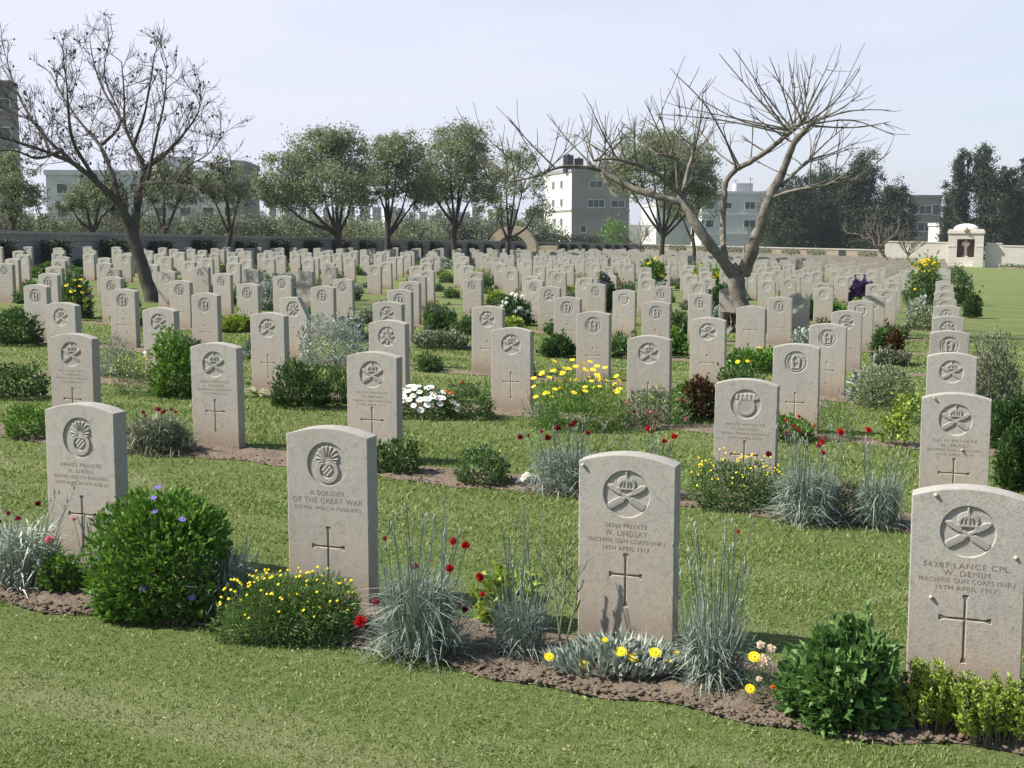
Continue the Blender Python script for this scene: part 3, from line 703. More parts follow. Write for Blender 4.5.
# ---- front bed
p=gp(22,585); mk_carn(p,mpx(p,115),mpx(p,105),520,8,[('crimson',-.06,.30,.8),('crimson',.02,.30,.8),('dark_red',-.10,.27,.8),('dark_red',.10,.36,.7)],'silver-grey clump with faded dark red flowers at the left edge of the front bed',11,'silver',buds=True,name='gazania_plant',cat='gazania',bw=.008,bh=.26)
p=gp(62,592); mk_bush(p,.20,.13,420,.028,.018,L['bright'],'low bright green leafy plant in the front bed left of the large bush',name='leafy_plant',cat='leafy plant',seed=12)
p=gp(100,590); mk_carn(p,.16,.33,60,9,[('pink',-.20,.22,1),('pink',-.09,.31,.6)],'thin grey-green stalks with pink flowers before the leftmost foremost headstone',13,'bluegrey',buds=False,bw=.005,bh=.16)
p=gp(166,612); mk_bush(p,mpx(p,150),mpx(p,126),7200,.040,.019,L['bright'],'large rounded glossy green bush with a few small violet flowers, front bed left',seed=14,d=mpx(p,120),lump=.11,inner=.62,flowers=[('purple',7,.85)])
p=gp(226,618); mk_carn(p,.30,.34,330,10,[],'blue-grey grassy tuft between the large green bush and the yellow button flowers',15,'bluegrey',buds=False,name='grassy_tuft',cat='tuft',bw=.006,bh=.27)
p=gp(290,632); mk_mound(p,mpx(p,160),mpx(p,70),12500,L['moundm'],'button',98,'dense feathery green mound dotted with small yellow button flowers before the unknown soldier stone',16,1.0,d=mpx(p,112),Ln=.026,W=.0065)
p=gp(420,655); mk_carn(p,mpx(p,112),mpx(p,160),640,17,[('red',.13,.425,1),('red',.175,.415,1),('red',.117,.34,1),('crimson',-.01,.345,.9),('red',.225,.29,1.0),('red',-.215,.135,1.2),('crimson',-.165,.19,.85),('crimson',.15,.20,.6),('red',.235,.22,.6),('dark_red',.17,.16,.8),('crimson',-.12,.45,.6),('pink',-.01,.04,.6)],'tall grey carnation clump with bright red flowers in the front bed centre',17,bh=.30,bw=.0045)
p=gp(512,625); mk_bush(p,mpx(p,70),mpx(p,44),420,.045,.038,L['lime'],'low yellow-green round-leaved plant behind the carnations in the front bed',name='leafy_plant',cat='leafy plant',seed=18,up=.8)
p=gp(520,655); mk_carn(p,mpx(p,80),mpx(p,150),300,9,[],'blue-grey spiky carnation without flowers, left of the yellow gazanias',19,buds=False,bh=.18)
p=gp(618,672); r=np.random.default_rng(20); o=plant('gazania_plant',p,'silver-leaved gazania with large yellow daisies before the foremost centre headstone','gazania'); mb=MB()
n=900; a=r.uniform(0,6.283,n); ra=np.sqrt(r.uniform(0,1,n)); B=np.stack([np.cos(a)*ra*.25,np.sin(a)*ra*.13,.01+.11*(1-ra)*r.uniform(0,1,n)],1)
leaves(mb,B,np.stack([np.cos(a)*.7,np.sin(a)*.6,r.uniform(.35,2.2,n)],1)+r.normal(0,.35,(n,3)),r.uniform(.045,.085,n),r.uniform(.012,.020,n),r)
hs=[(549,657),(584,665),(613,667),(621,652),(633,658),(646,665),(655,653),(667,664),(676,655),(605,640)]
for k,(x,y) in enumerate(hs):
    Yd=p.y-.13+.05*(k%3); q=at(x,y,Yd); lc=q-p; stem(mb,tuple(lc),(lc.x*.85,lc.y*.5,0),.0017); flower(o,'yellow',lc,(random.uniform(-.2,.2),-.55,.8),1.05 if k<9 else .6)
fol(o,mb,[L['silver']])
a_,P_,_z=hs_loc(0,1); P_=ew(a_+.245,YO[0]-.085); o=plant('dry_sprig',Vector((P_[0],P_[1],gz(P_[0])+.01)),'thin bare branching sprigs standing just left of the foremost centre headstone','sprig'); mb=MB()
for (x0,y0,tx,ty,hh) in ((0,0,.03,-.02,.40),(.01,.0,-.05,.0,.36),(.03,-.01,.08,-.015,.31)):
    b0=np.array([x0,y0,0]); t_=np.array([tx,ty,hh]); mb.tube([b0,(b0+t_)/2+[.01,0,0],t_],[.0042,.0036,.002],4)
    for q in range(5):
        f_=.35+.13*q; pp=b0*(1-f_)+t_*f_; mb.tube([pp,pp+[(-1)**q*.028,.0,.035],pp+[(-1)**q*.036,.0,.065]],[.0028,.0026,.0035],4)
fol(o,mb,[L['greyg']],'stalks')
p=gp(712,685); mk_carn(p,mpx(p,85),mpx(p,170),480,19,[('red',.085,.545,.45)],'tall upright blue-grey carnation stalks with closed buds right of the foremost centre headstone',21,bh=.22,bw=.005)
p=gp(762,703); o=mk_mound(p,mpx(p,42),mpx(p,55),380,L['mid'],'button',0,'small plant with cream and yellow double flowers between the carnation stalks and leafy plant',22,1,Ln=.02,W=.004)
for k,(x,y,kk,s) in enumerate([(761,645,'cream',.7),(771,649,'cream',.9),(754,657,'yellow',1.1),(764,661,'cream',1.2),(775,673,'cream',.8),(750,689,'yellow',1.0),(759,679,'cream',.5),(773,687,'orange',.5),(783,712,'orange',.5)]):
    q=at(x,y,p.y-.08); flower(o,kk,q-p,(random.uniform(-.2,.2),-.6,.7),s)
p=gp(840,722); mk_bush(p,mpx(p,118),mpx(p,88),2300,.042,.034,L['leafm'],'dark green lobed-leaf plant left of the yellow-green shrubs, front bed right',name='leafy_plant',cat='leafy plant',seed=23,up=.6,lump=.22)
for x,y,w_,h_,sd,lb in ((925,728,92,80,24,'upright yellow-green leafy shrub before the nearest right headstone'),(992,742,85,78,25,'yellow-green leafy shrub at the lower right corner of the photo')):
    p=gp(x,y); r=np.random.default_rng(sd); o=plant('shrub',p,lb,'shrub'); mb=MB(); w_=mpx(p,w_);h_=mpx(p,h_)
    for k in range(120):
        an=r.uniform(0,6.283); ra=math.sqrt(r.uniform(0,1)); b0=np.array([math.cos(an)*ra*w_*.36,math.sin(an)*ra*w_*.3,0]); t=np.array([math.cos(an)*ra*w_*.58,math.sin(an)*ra*w_*.4,h_*r.uniform(.55,1.0)*(1-.35*ra)])
        mb.tube([b0,(b0+t)/2+r.normal(0,.01,3),t],[.0022,.002,.001],3,1); n=42; tt=r.uniform(.25,1,n)[:,None]; Pn=b0*(1-tt)+t*tt
        a2=r.uniform(0,6.283,n); leaves(mb,Pn,np.stack([np.cos(a2),np.sin(a2),r.uniform(.4,1.6,n)],1),r.uniform(.014,.026,n),r.uniform(.006,.010,n),r)
    fol(o,mb,[L['lime'],M['bark_y']])
# ---- second bed
p=gp(30,438); mk_bush(p,mpx(p,50),mpx(p,32),700,.03,.02,L['bright'],'low bright green leafy plant in the second bed at the left edge',name='leafy_plant',cat='leafy plant',seed=31)
p=gp(158,452); mk_carn(p,mpx(p,88),mpx(p,52),620,6,[('crimson',.03,.30,1.1),('crimson',.04,.27,1.0),('crimson',-.10,.27,.9),('crimson',-.09,.24,.8),('crimson',.10,.29,.8),('dark_red',.06,.28,.8),('crimson',.15,.28,.8)],'grey clump with dark pink flowers left of the soil-set second-row headstone',32,'greyg',buds=False,name='gazania_plant',cat='gazania',bw=.010,bh=.24)
p=gp(402,474); mk_bush(p,mpx(p,42),mpx(p,34),420,.035,.022,L['mid'],'small green leafy plant right behind the unknown soldier headstone',name='leafy_plant',cat='leafy plant',seed=33)
p=gp(376,472); mk_bush(p,mpx(p,30),mpx(p,26),260,.03,.02,L['dark'],'small dark green plant beside the unknown soldier headstone',name='leafy_plant',cat='leafy plant',seed=34)
p=gp(482,484); mk_bush(p,mpx(p,58),mpx(p,36),800,.028,.018,L['mid'],'rounded mid-green leafy plant on bare soil in the middle of the second bed',name='leafy_plant',cat='leafy plant',seed=35)
p=gp(527,487); mb=MB(); 
blob(mb,(0,0,.035),.055,77,0,.9); blob(mb,(.06,.01,.02),.035,78,0,.9); blob(mb,(-.05,.02,.018),.03,79,0,.8)
tag(link('rock',mb.mesh('rock',M['rock'],False),None,p),'whitish rock lying in the second bed left of the carnations','rock')
p=gp(567,492); mk_carn(p,mpx(p,100),mpx(p,72),640,26,[('dark_red',-.06,.40,1.3),('dark_red',.02,.42,.9),('dark_red',.04,.41,.9),('dark_red',-.12,.34,1.3),('red',.13,.36,1),('dark_red',-.29,.33,1.1),('dark_red',-.24,.35,.7),('crimson',-.16,.38,.7),('dark_red',.05,.43,.9)],'grey carnation clump with deep red flowers in the second bed beside the white rock',36,bh=.26,bw=.006)
p=gp(648,498); mk_carn(p,mpx(p,85),mpx(p,72),260,16,[('red',.0,.42,1.2),('red',.02,.40,1.0),('red',.15,.38,1.0),('red',.10,.34,1.1)],'carnation with bright red flowers showing above the foremost centre headstone',37,bh=.2)
p=gp(735,507); mk_mound(p,mpx(p,105),mpx(p,62),3600,L['mid'],'button',64,'loose green mound with tiny yellow button flowers before the oval-badged headstone',38,1.15,Ln=.03,W=.010,up=.5)
p=gp(808,522); mk_carn(p,mpx(p,88),mpx(p,98),700,24,[('dark_red',-.23,.38,1.2),('red',.06,.46,1),('crimson',.055,.43,1),('crimson',.065,.40,1.0),('orange',-.05,.22,.5),('red',.10,.02,1.1)],'dense blue-grey carnation clump with a few dark red flowers right of the oval-badged headstone',39,bh=.28,bw=.006)
p=gp(878,527); mk_carn(p,mpx(p,60),mpx(p,92),420,14,[('red',-.08,.55,1.1),('red',-.22,.53,1.1)],'blue-grey carnation clump with tall stalks left of the second end-column headstone',40,bh=.26,bw=.006)
p=gp(845,520); mk_bush(p,.25,.20,520,.03,.010,L['brown'],'dry brown dead plant between two blue-grey carnation clumps',seed=41)
# ---- third bed
p=gp(20,398); mk_bush(p,mpx(p,62),mpx(p,34),900,.035,.022,L['dark'],'low dark green plant with orange-yellow flowers left edge, third bed',name='leafy_plant',cat='leafy plant',seed=51,flowers=[('orange',0,1)])
for k,(x,y) in enumerate([(27,352),(20,359)]):
    pass
p=gp(137,394); mk_mound(p,mpx(p,56),mpx(p,42),1300,L['mid'],'button',46,'green mound with tiny yellow flowers behind the second-row left headstone',52,1.1,Ln=.028,W=.008)
p=gp(118,378); mk_bush(p,mpx(p,40),mpx(p,45),700,.035,.010,L['bluegrey'],'blue-grey shrub beside the third-row far left headstone',seed=53)
p=gp(176,397); mk_bush(p,mpx(p,52),mpx(p,64),1800,.045,.028,L['bright'],'tall bright green bush left of the soil-set second-row headstone',seed=54,inner=.4,lump=.25)
p=gp(257,397); o=plant('striped_plant',p,'small plant with cream-striped arching leaves left of the dark green bush','striped plant'); mb=MB(); r=np.random.default_rng(55); n=90; a=r.uniform(0,6.283,n)
strips(mb,np.zeros((n,3)),np.stack([np.cos(a),np.sin(a),r.uniform(.5,2,n)],1),r.uniform(.1,.2,n),.016,r,.9); fol(o,mb,[L['stripe']])
p=gp(300,408); mk_bush(p,mpx(p,58),mpx(p,44),1500,.05,.016,L['dark'],'dark green strappy-leaved bush right of the striped plant, third bed',seed=56,up=.9)
p=gp(337,407); mk_bush(p,mpx(p,26),mpx(p,40),600,.045,.012,L['mid'],'mid-green upright shrub touching the second-row crossed-guns headstone',seed=57,up=1)
p=gp(332,366); mk_bush(p,mpx(p,76),mpx(p,50),2600,.045,.020,L['silver'],'wide silver-leaved bush behind the third-row headstones, left of centre',seed=58,up=.8)
p=gp(300,385); o=mk_bush(p,mpx(p,30),.12,220,.03,.015,L['greyg'],'little plant with pink flowers below the wide silver bush',name='flowering_plant',cat='flowering plant',seed=59,flowers=[('pink',8,1.2)])
p=gp(420,416); mk_bush(p,mpx(p,84),mpx(p,26),1100,.035,.014,L['dark'],'low green plant crowded with large white daisies, third bed centre',name='daisy_plant',cat='daisies',seed=60,flowers=[('whitebig',64,1.15)])
p=gp(468,418); mk_bush(p,mpx(p,58),mpx(p,34),1100,.035,.014,L['mid'],'low green plant with a few orange flowers right of the white daisies',name='flowering_plant',cat='flowering plant',seed=61,flowers=[('orange',3,1.0),('crimson',4,.8)])
p=gp(577,428); mk_mound(p,mpx(p,108),mpx(p,72),4200,L['bright'],'marg',52,'big feathery green bush with bright yellow marguerites left of the third-row stone',62,1.05,Ln=.045,W=.007,name='marguerite_bush',cat='marguerites')
p=gp(545,424); mk_bush(p,.22,.14,300,.05,.008,L['silver'],'small silvery tuft at the foot of the yellow marguerite bush',seed=63,name='grassy_tuft',cat='tuft')
p=gp(655,425); mk_bush(p,mpx(p,80),mpx(p,36),1300,.032,.012,L['mid'],'low green plant with pink flowers at the foot of the third-row headstone',name='flowering_plant',cat='flowering plant',seed=64,flowers=[('pink',5,.9),('crimson',4,1.0),('button',10,1)])
p=gp(703,420); mk_bush(p,mpx(p,44),mpx(p,42),800,.04,.03,L['red'],'bronze-red leaved shrub left of the oval-badged headstone',seed=65)
p=gp(692,408); mk_bush(p,mpx(p,40),mpx(p,24),600,.035,.028,L['bright'],'low bright green plant behind the bronze-red shrub',name='leafy_plant',cat='leafy plant',seed=66)
p=gp(785,440); mk_bush(p,mpx(p,62),mpx(p,22),900,.03,.022,L['bright'],'low green plant with small red flowers before the third-row headstone',name='geranium_plant',cat='geraniums',seed=67,flowers=[('red',9,1.0)])
p=gp(835,440); mk_mound(p,mpx(p,46),mpx(p,52),700,L['mid'],'lilac',10,'wispy plant with small mauve flowers right of the red geraniums',68,.5,Ln=.04,W=.006)
p=gp(885,408); mk_bush(p,mpx(p,70),mpx(p,44),1700,.04,.016,L['olive'],'rounded olive-green shrub left of the third end-column headstone',seed=69)
p=gp(893,446); r=np.random.default_rng(70); o=plant('vine_plant',p,'leaning bright yellow-green broad-leaved plant left of the second end-column headstone','vine'); mb=MB()
pts=np.array([(-.02,0,0),(.0,0,.12),(.06,0,.25),(.12,0,.33)]); mb.tube(pts,[.006,.005,.004,.003],5,1)
for k in range(7): mb.tube([(r.uniform(-.05,.1),0,r.uniform(.03,.2)),(r.uniform(-.12,.16),r.uniform(-.08,.08),r.uniform(.12,.36))],[.003,.002],4,1)
n=330; t=r.uniform(0,1,n); P=np.stack([-.03+.15*t+r.normal(0,.05,n),r.normal(0,.06,n),.04+.34*t+r.normal(0,.03,n)],1); leaves(mb,P,r.normal(0,1,(n,3))+[0,-.3,.5],r.uniform(.03,.055,n),r.uniform(.03,.045,n),r)
fol(o,mb,[L['lime'],M['bark_y']])
p=gp(930,425); mk_bush(p,mpx(p,50),mpx(p,26),500,.03,.02,L['mid'],'low green plant half hidden behind the second end-column headstone',name='leafy_plant',cat='leafy plant',seed=71)
# shrubs beside the open lawn, right of the end column
for k,(x,y,w_,h_,mt,lb) in enumerate([(992,412,54,72,'greyg','tall grey lavender-like shrub on the lawn edge right of the third end-column headstone'),(1008,450,40,55,'dark','dark slender shrub on the lawn edge at the right border of the photo'),(1014,490,36,60,'dark','dark bluish shrub cut by the right border beside the nearest headstones'),
    (962,305,20,34,'dark','upright dark shrub on the lawn edge beside the far end-column headstones'),(972,318,18,26,'dark','small rounded dark shrub just right of the upright lawn-edge shrub'),(956,283,24,18,'dark','clipped dark green ball bush at the far corner of the lawn')]):
    p=gp(x,y); mk_bush(p,mpx(p,w_),mpx(p,h_),2590 if k<3 else 900,(.045,.010) [0] if k<3 else .07,.018 if k<3 else .05,L[mt],lb,seed=80+k,up=1.1,inner=.3,lump=.25)
# leafy sprays near the fourth bed etc., measured
SP=[(18,345,52,34,'dark','dark green bush at the left edge behind the third row',[]),
(110,470,1,1,'dark','',[]),
(235,332,40,14,'lime','low yellow-green hedge-like plant behind the third-row stones at left',[]),
(75,318,34,42,'mid','tall plant with yellow flowers beside the far left stones',[('marg',16,1.0)]),
(282,300,40,22,'silver','silver shrub behind the broken-cornered headstone',[]),
(270,310,30,26,'silver','pale silver shrub left of the broken-cornered headstone',[]),
(514,325,38,28,'dark','dark bush covered with a sheet of small white flowers, middle distance',[('fwhite',26,.9)]),
(440,330,34,22,'mid','green plant with mauve flowers, middle distance left of centre',[('lilac',9,.9)]),
(470,335,40,14,'mid','low green plant right of the mauve flowers, middle distance',[]),
(440,348,60,14,'greyg','low grey-green plants in the fourth bed left of centre',[]),
(604,312,26,34,'dark','bush with violet flowers beside the fourth-row headstone',[('lilac',18,1.1)]),
(560,335,34,8,'mid','low hedge-like green plant before the fifth-row stones, centre',[]),
(557,357,34,18,'dark','green plant left of the fourth-row headstone, centre',[]),
(555,410,1,1,'mid','',[]),
(672,335,36,20,'mid','fluffy green plant beside the fourth-row headstone right of centre',[]),
(672,355,30,22,'bright','bright green plant in the fourth bed right of centre',[]),
(722,315,30,28,'dark','dense dark green bush touching the bare tree trunk on its left',[]),
(757,372,56,22,'bright','low green hedge-like plant with yellow pansies behind the oval-badged stone',[('yellow',4,1.3)]),
(735,370,14,14,'mid','small green plant behind the oval-badged headstone at its left',[]),
(890,365,38,12,'greyg','low grey-green plant in the fourth bed near the end column',[]),
(895,364,18,30,'red','small red-leaved plant left of the fourth end-column headstone',[]),
(880,352,14,20,'mid','small upright green plant beside the red-leaved plant',[]),
(862,305,28,24,'deepp','deep purple leafy bush in the middle distance right of the bare tree',[]),
(918,322,18,20,'silver','silver bush near the fifth end-column headstone',[]),
(925,305,42,34,'mid','spreading olive-green shrub beside the distant end-column stones',[('fyellow',10,.5)]),
(926,283,34,22,'lime','bright yellow-flowering bush near the far end of the end column',[('fyellow',98,.5)]),
(830,318,30,14,'bright','leafy green plants beside the shadow-crossed headstone',[]),
(810,320,28,18,'dark','dark green plants between stones right of the bare tree',[]),
(893,338,30,8,'mid','low plants with pink flowers near the end column',[('pink',8,1)]),
(232,262,26,12,'lime','yellow-flowering shrub among the distant stones at left',[('fyellow',26,.8)]),
(720,285,22,14,'bright','leafy green plant with yellow blooms left of the bare tree trunk',[('fyellow',8,1.2)]),
(652,290,26,30,'bright','green plant with yellow blooms among the middle distance stones',[('fyellow',14,.8)]),
(700,288,14,16,'lime','yellow-flowering plant left of the tree fork',[('fyellow',10,1.2)]),
]
L['deepp']=leafm('deep_purple_leaf',[(.04,.02,.08),(.07,.035,.13),(.10,.06,.18)],.5)
for k,(x,y,w_,h_,mt,lb,fl) in enumerate(SP):
    if not lb: continue
    p=gp(x,y); s_=p.y/12
    mk_bush(p,mpx(p,w_),mpx(p,h_),int(900),.045*max(s_,.8),.026*max(s_,.8),L[mt],lb,seed=100+k,up=.7,inner=.45,lump=.2,flowers=[(a,b_,c*max(1,s_)) for a,b_,c in fl],stalks=False)
# generic bed planting further back
GK=[('low green bed plant','leafy_plant','mid',None,.5,.22),('dark green bed shrub','shrub','dark',None,.45,.34),('silver-grey bed plant','shrub','silver',None,.5,.26),('bright green bed plant','leafy_plant','bright',None,.5,.25),
('yellow-flowered bed plant','flowering_plant','mid','fyellow',.5,.34),('red-flowered bed plant','flowering_plant','mid','red',.45,.22),('olive bed shrub','shrub','olive',None,.6,.40),('yellow-green bed plant','leafy_plant','lime',None,.45,.2),('white-flowered bed plant','flowering_plant','dark','fwhite',.5,.22),('bluish grey bed tuft','grassy_tuft','bluegrey',None,.5,.3),('reddish bed plant','leafy_plant','red',None,.35,.25),('grey-green bed plant','leafy_plant','greyg',None,.6,.22)]
PR={}; near_used=[(G(x,y).x,G(x,y).y,mpx(G(x,y),w_)) for x,y,w_,h_,mt,lb,fl in SP if lb]
npl=0; farp=[]
rp=random.Random(5)
for i in range(3,len(YO)):
    for j in range(0,25):
        if rp.random()>(.80 if i<12 else .7): continue
        a=A0+AW*(j+.5)+rp.uniform(-.25,.25); P=ew(a,YO[i]-.16); u=P[0]/P[1]
        if abs(u)>.5: continue
        if any(abs(P[0]-q[0])<.35+q[2]*.4 and abs(P[1]-q[1])<1.2 for q in near_used): continue
        k=rp.choices(range(12),[6,2.5,2,5,2.2,1.6,2,1.8,1.2,2,.8,4])[0]; s_=rp.uniform(.65,1.15)
        if abs(u)<.44 and i<=17:
            de,nm,mt,fk,w_,h_=GK[k]; c='first' if j==0 else ORD[j]
            lab=f'{de} in the {ORD[i]} row, {c} gap from the right end'
            if k not in PR:
                o=mk_bush((P[0],P[1],gz(P[0])),w_,h_,420,.07,.042,L[mt],lab,name=nm,cat=de.split(' bed ')[1],seed=300+k,stalks=False,inner=.4,lump=.25,up=.7,flowers=[(fk,12,1.3)] if fk else [])
                o['group']=de+'s'; PR[k]=o
            else: dup(PR[k],(P[0],P[1],gz(P[0])),rp.uniform(0,6),lab,s_)
            npl+=1
        else: farp.append((P,k,s_))
print('plants',npl,len(farp))
mb=MB(); FMs=['mid','dark','silver','bright','lime','red','olive','lime','silver','bluegrey','red','greyg']
for P,k,s_ in farp:
    r=np.random.default_rng(int(P[0]*100)%9999+k); n=60; Q,v=dome(r,n,.6*s_,.5*s_,.35*s_,.2,.4); leaves(mb,Q+[P[0],P[1],gz(P[0])],v+[0,0,.5],.16,.10,r,k)
tag(link('distant_bed_plants',mb.mesh('distant_bed_plants',[L[q] for q in FMs])),'mixed green plants and flowers in the beds of the farthest rows','plants',kind='stuff')
# ------------------------------------------------------------------ bare trees
def twigrec(mb,p,d,ln,r,lev,rs,tips,m=0,spread=.55,up=.12,kink=.18,nsub=(3,5),seg=4,ratio=.62):
    pts=[p]; q=p.copy(); dd=d.copy()
    for s_ in range(seg):
        dd=unit(dd+rs.normal(0,kink,3)+np.array([0,0,up])); q=q+dd*ln/seg; pts.append(q.copy())
    rad=np.linspace(r,max(r*.45,.004),seg+1); mb.tube(pts,rad,5 if r>.02 else (4 if r>.009 else 3),m); tips.append((pts[-1],dd))
    if lev>0:
        for k in range(rs.integers(*nsub)):
            t=rs.uniform(.3,1.0)*seg; i0=int(min(t,seg-1e-6)); f_=t-i0; pp=pts[i0]*(1-f_)+pts[i0+1]*f_
            nd=unit(dd+rs.normal(0,spread,3)); twigrec(mb,pp,nd,ln*ratio*rs.uniform(.7,1.15),max(r*.55,.004),lev-1,rs,tips,m,spread,up,kink,nsub,seg,ratio)
def limb(mb,px,Y,yo,rad,m=0,sides=9,jit=0.0):
    """polyline from pixels, each point with its own distance offset"""
    P=[np.array(at(x,y,Y+o)) for (x,y),o in zip(px,yo)]
    # smooth with catmull
    Q=[];R_=[]
    for k in range(len(P)-1):
        p0=P[max(k-1,0)];p1=P[k];p2=P[k+1];p3=P[min(k+2,len(P)-1)]
        for t in np.linspace(0,1,5)[:-1]:
            Q.append(.5*((2*p1)+(-p0+p2)*t+(2*p0-5*p1+4*p2-p3)*t*t+(-p0+3*p1-3*p2+p3)*t**3)); R_.append(rad[k]*(1-t)+rad[k+1]*t)
    Q.append(P[-1]); R_.append(rad[-1]); R_=[r*(1+(.07 if r<.12 else .02)*math.sin(k*2.1)+random.uniform(-.07,.07)*(r<.12)+(.16 if random.random()<.10 and r<.12 else 0)) for k,r in enumerate(R_)]; Q=[q+np.array([random.uniform(-.12,.12)*R_[k],random.uniform(-.12,.12)*R_[k],0]) for k,q in enumerate(Q)]
    mb.tube(Q,R_,sides,m); return Q
# left tree
def L1(pts): return [(x/2.4,y/2.4) for x,y in pts]
base=G(150,302); YL=base.y
tree=empty('bare_tree',base,0,'large leafless tree with leaning trunk and dry dark pods, left side','tree'); mt=MB(); mbr=MB(); tips=[]
off=np.array(base)
rs=np.random.default_rng(3)
mains=[]
trk=limb(mt,L1([(372,735),(355,690),(338,625),(318,570),(307,535)]),YL,[0,0,0,0,-.05],[.185,.145,.135,.125,.08],0,12)
pa=[(L1([(318,570),(300,520),(285,488),(235,440),(180,395),(120,368),(55,345),(0,330),(-70,320)]),[0,-.1,-.2,-.5,-.9,-1.3,-1.7,-2,-2.3],[.13,.105,.09,.08,.06,.045,.035,.03,.02]),
(L1([(322,575),(326,520),(335,450),(345,405),(320,350),(300,300),(298,230),(292,150)]),[0,.1,.3,.4,.5,.6,.6,.5],[.10,.095,.08,.065,.05,.04,.03,.015]),
(L1([(345,405),(390,375),(420,345),(450,310),(475,270),(480,240)]),[.4,.6,.9,1.2,1.4,1.5],[.06,.05,.04,.03,.02,.012]),
(L1([(335,450),(350,440),(420,440),(475,462),(520,455),(560,430)]),[.3,0,-.5,-.9,-1.3,-1.6],[.032,.028,.022,.018,.012,.007]),
(L1([(285,488),(270,420),(240,350),(190,290),(150,230),(120,170)]),[-.2,.2,.7,1.1,1.5,1.8],[.06,.05,.045,.035,.025,.012]),
(L1([(235,440),(180,350),(165,280),(160,200),(150,120)]),[-.5,-.9,-1.2,-1.4,-1.5],[.05,.04,.03,.02,.01]),
(L1([(180,395),(110,330),(60,260),(30,190),(10,120)]),[-.9,-.6,-.2,.2,.4],[.045,.035,.028,.02,.01]),
(L1([(320,350),(345,280),(360,200),(370,130)]),[.5,-.1,-.6,-.9],[.04,.03,.02,.01]),
(L1([(300,300),(250,220),(225,150),(215,90)]),[.6,1,1.3,1.5],[.035,.028,.018,.01]),
(L1([(355,430),(375,330),(395,240),(400,150)]),[0,-.5,-1,-1.3],[.04,.03,.02,.01]),
(L1([(150,360),(90,380),(30,360),(-40,370)]),[-1,-2,-2.8,-3.4],[.04,.03,.02,.015]),
(L1([(240,350),(290,290),(250,180),(270,80)]),[.7,1.6,2.2,2.6],[.04,.03,.02,.01]),
(L1([(420,440),(450,400),(500,370),(530,330)]),[-.5,0,.5,.9],[.025,.02,.015,.008]),
(L1([(120,368),(90,300),(30,270),(-30,240)]),[-1.3,-.8,-.3,0],[.03,.025,.02,.01])]
for px,yo,rad in pa:
    rad=[q*(1-.45*k/len(rad)) for k,q in enumerate(rad)]
    Q=limb(mt if rad[0]>.09 else mbr,px,YL,yo,rad,0,8); n=len(Q)
    for k in range(2,n,1):
        if rs.random()<.95:
            d=unit(np.array(Q[k])-np.array(Q[k-1])); nd=unit(d*.55+rs.normal(0,.6,3)+np.array([0,0,.35])); 
            twigrec(mbr,np.array(Q[k]),nd,rs.uniform(.4,.9)*(1-.35*k/n),.010,2,rs,tips,0,.5,.06,.13,(3,6),4)
cen=np.array(base)
def sh(mb,c): mb.V=[v-c for v in mb.V]
sh(mt,cen); sh(mbr,cen)
link('trunk',mt.mesh('trunk',M['bark_l'],True),tree); link('branches',mbr.mesh('branches',M['twig_d'],False),tree)
mp_=MB()
for k,(t,d) in enumerate(tips):
    if rs.random()<.055: blob(mp_,t-cen-[0,0,.03],rs.uniform(.018,.030),k,0,1.2)
o=link('seed_pods',mp_.mesh('seed_pods',M['pod']),tree); o['kind']='stuff'
print('tips',len(tips))
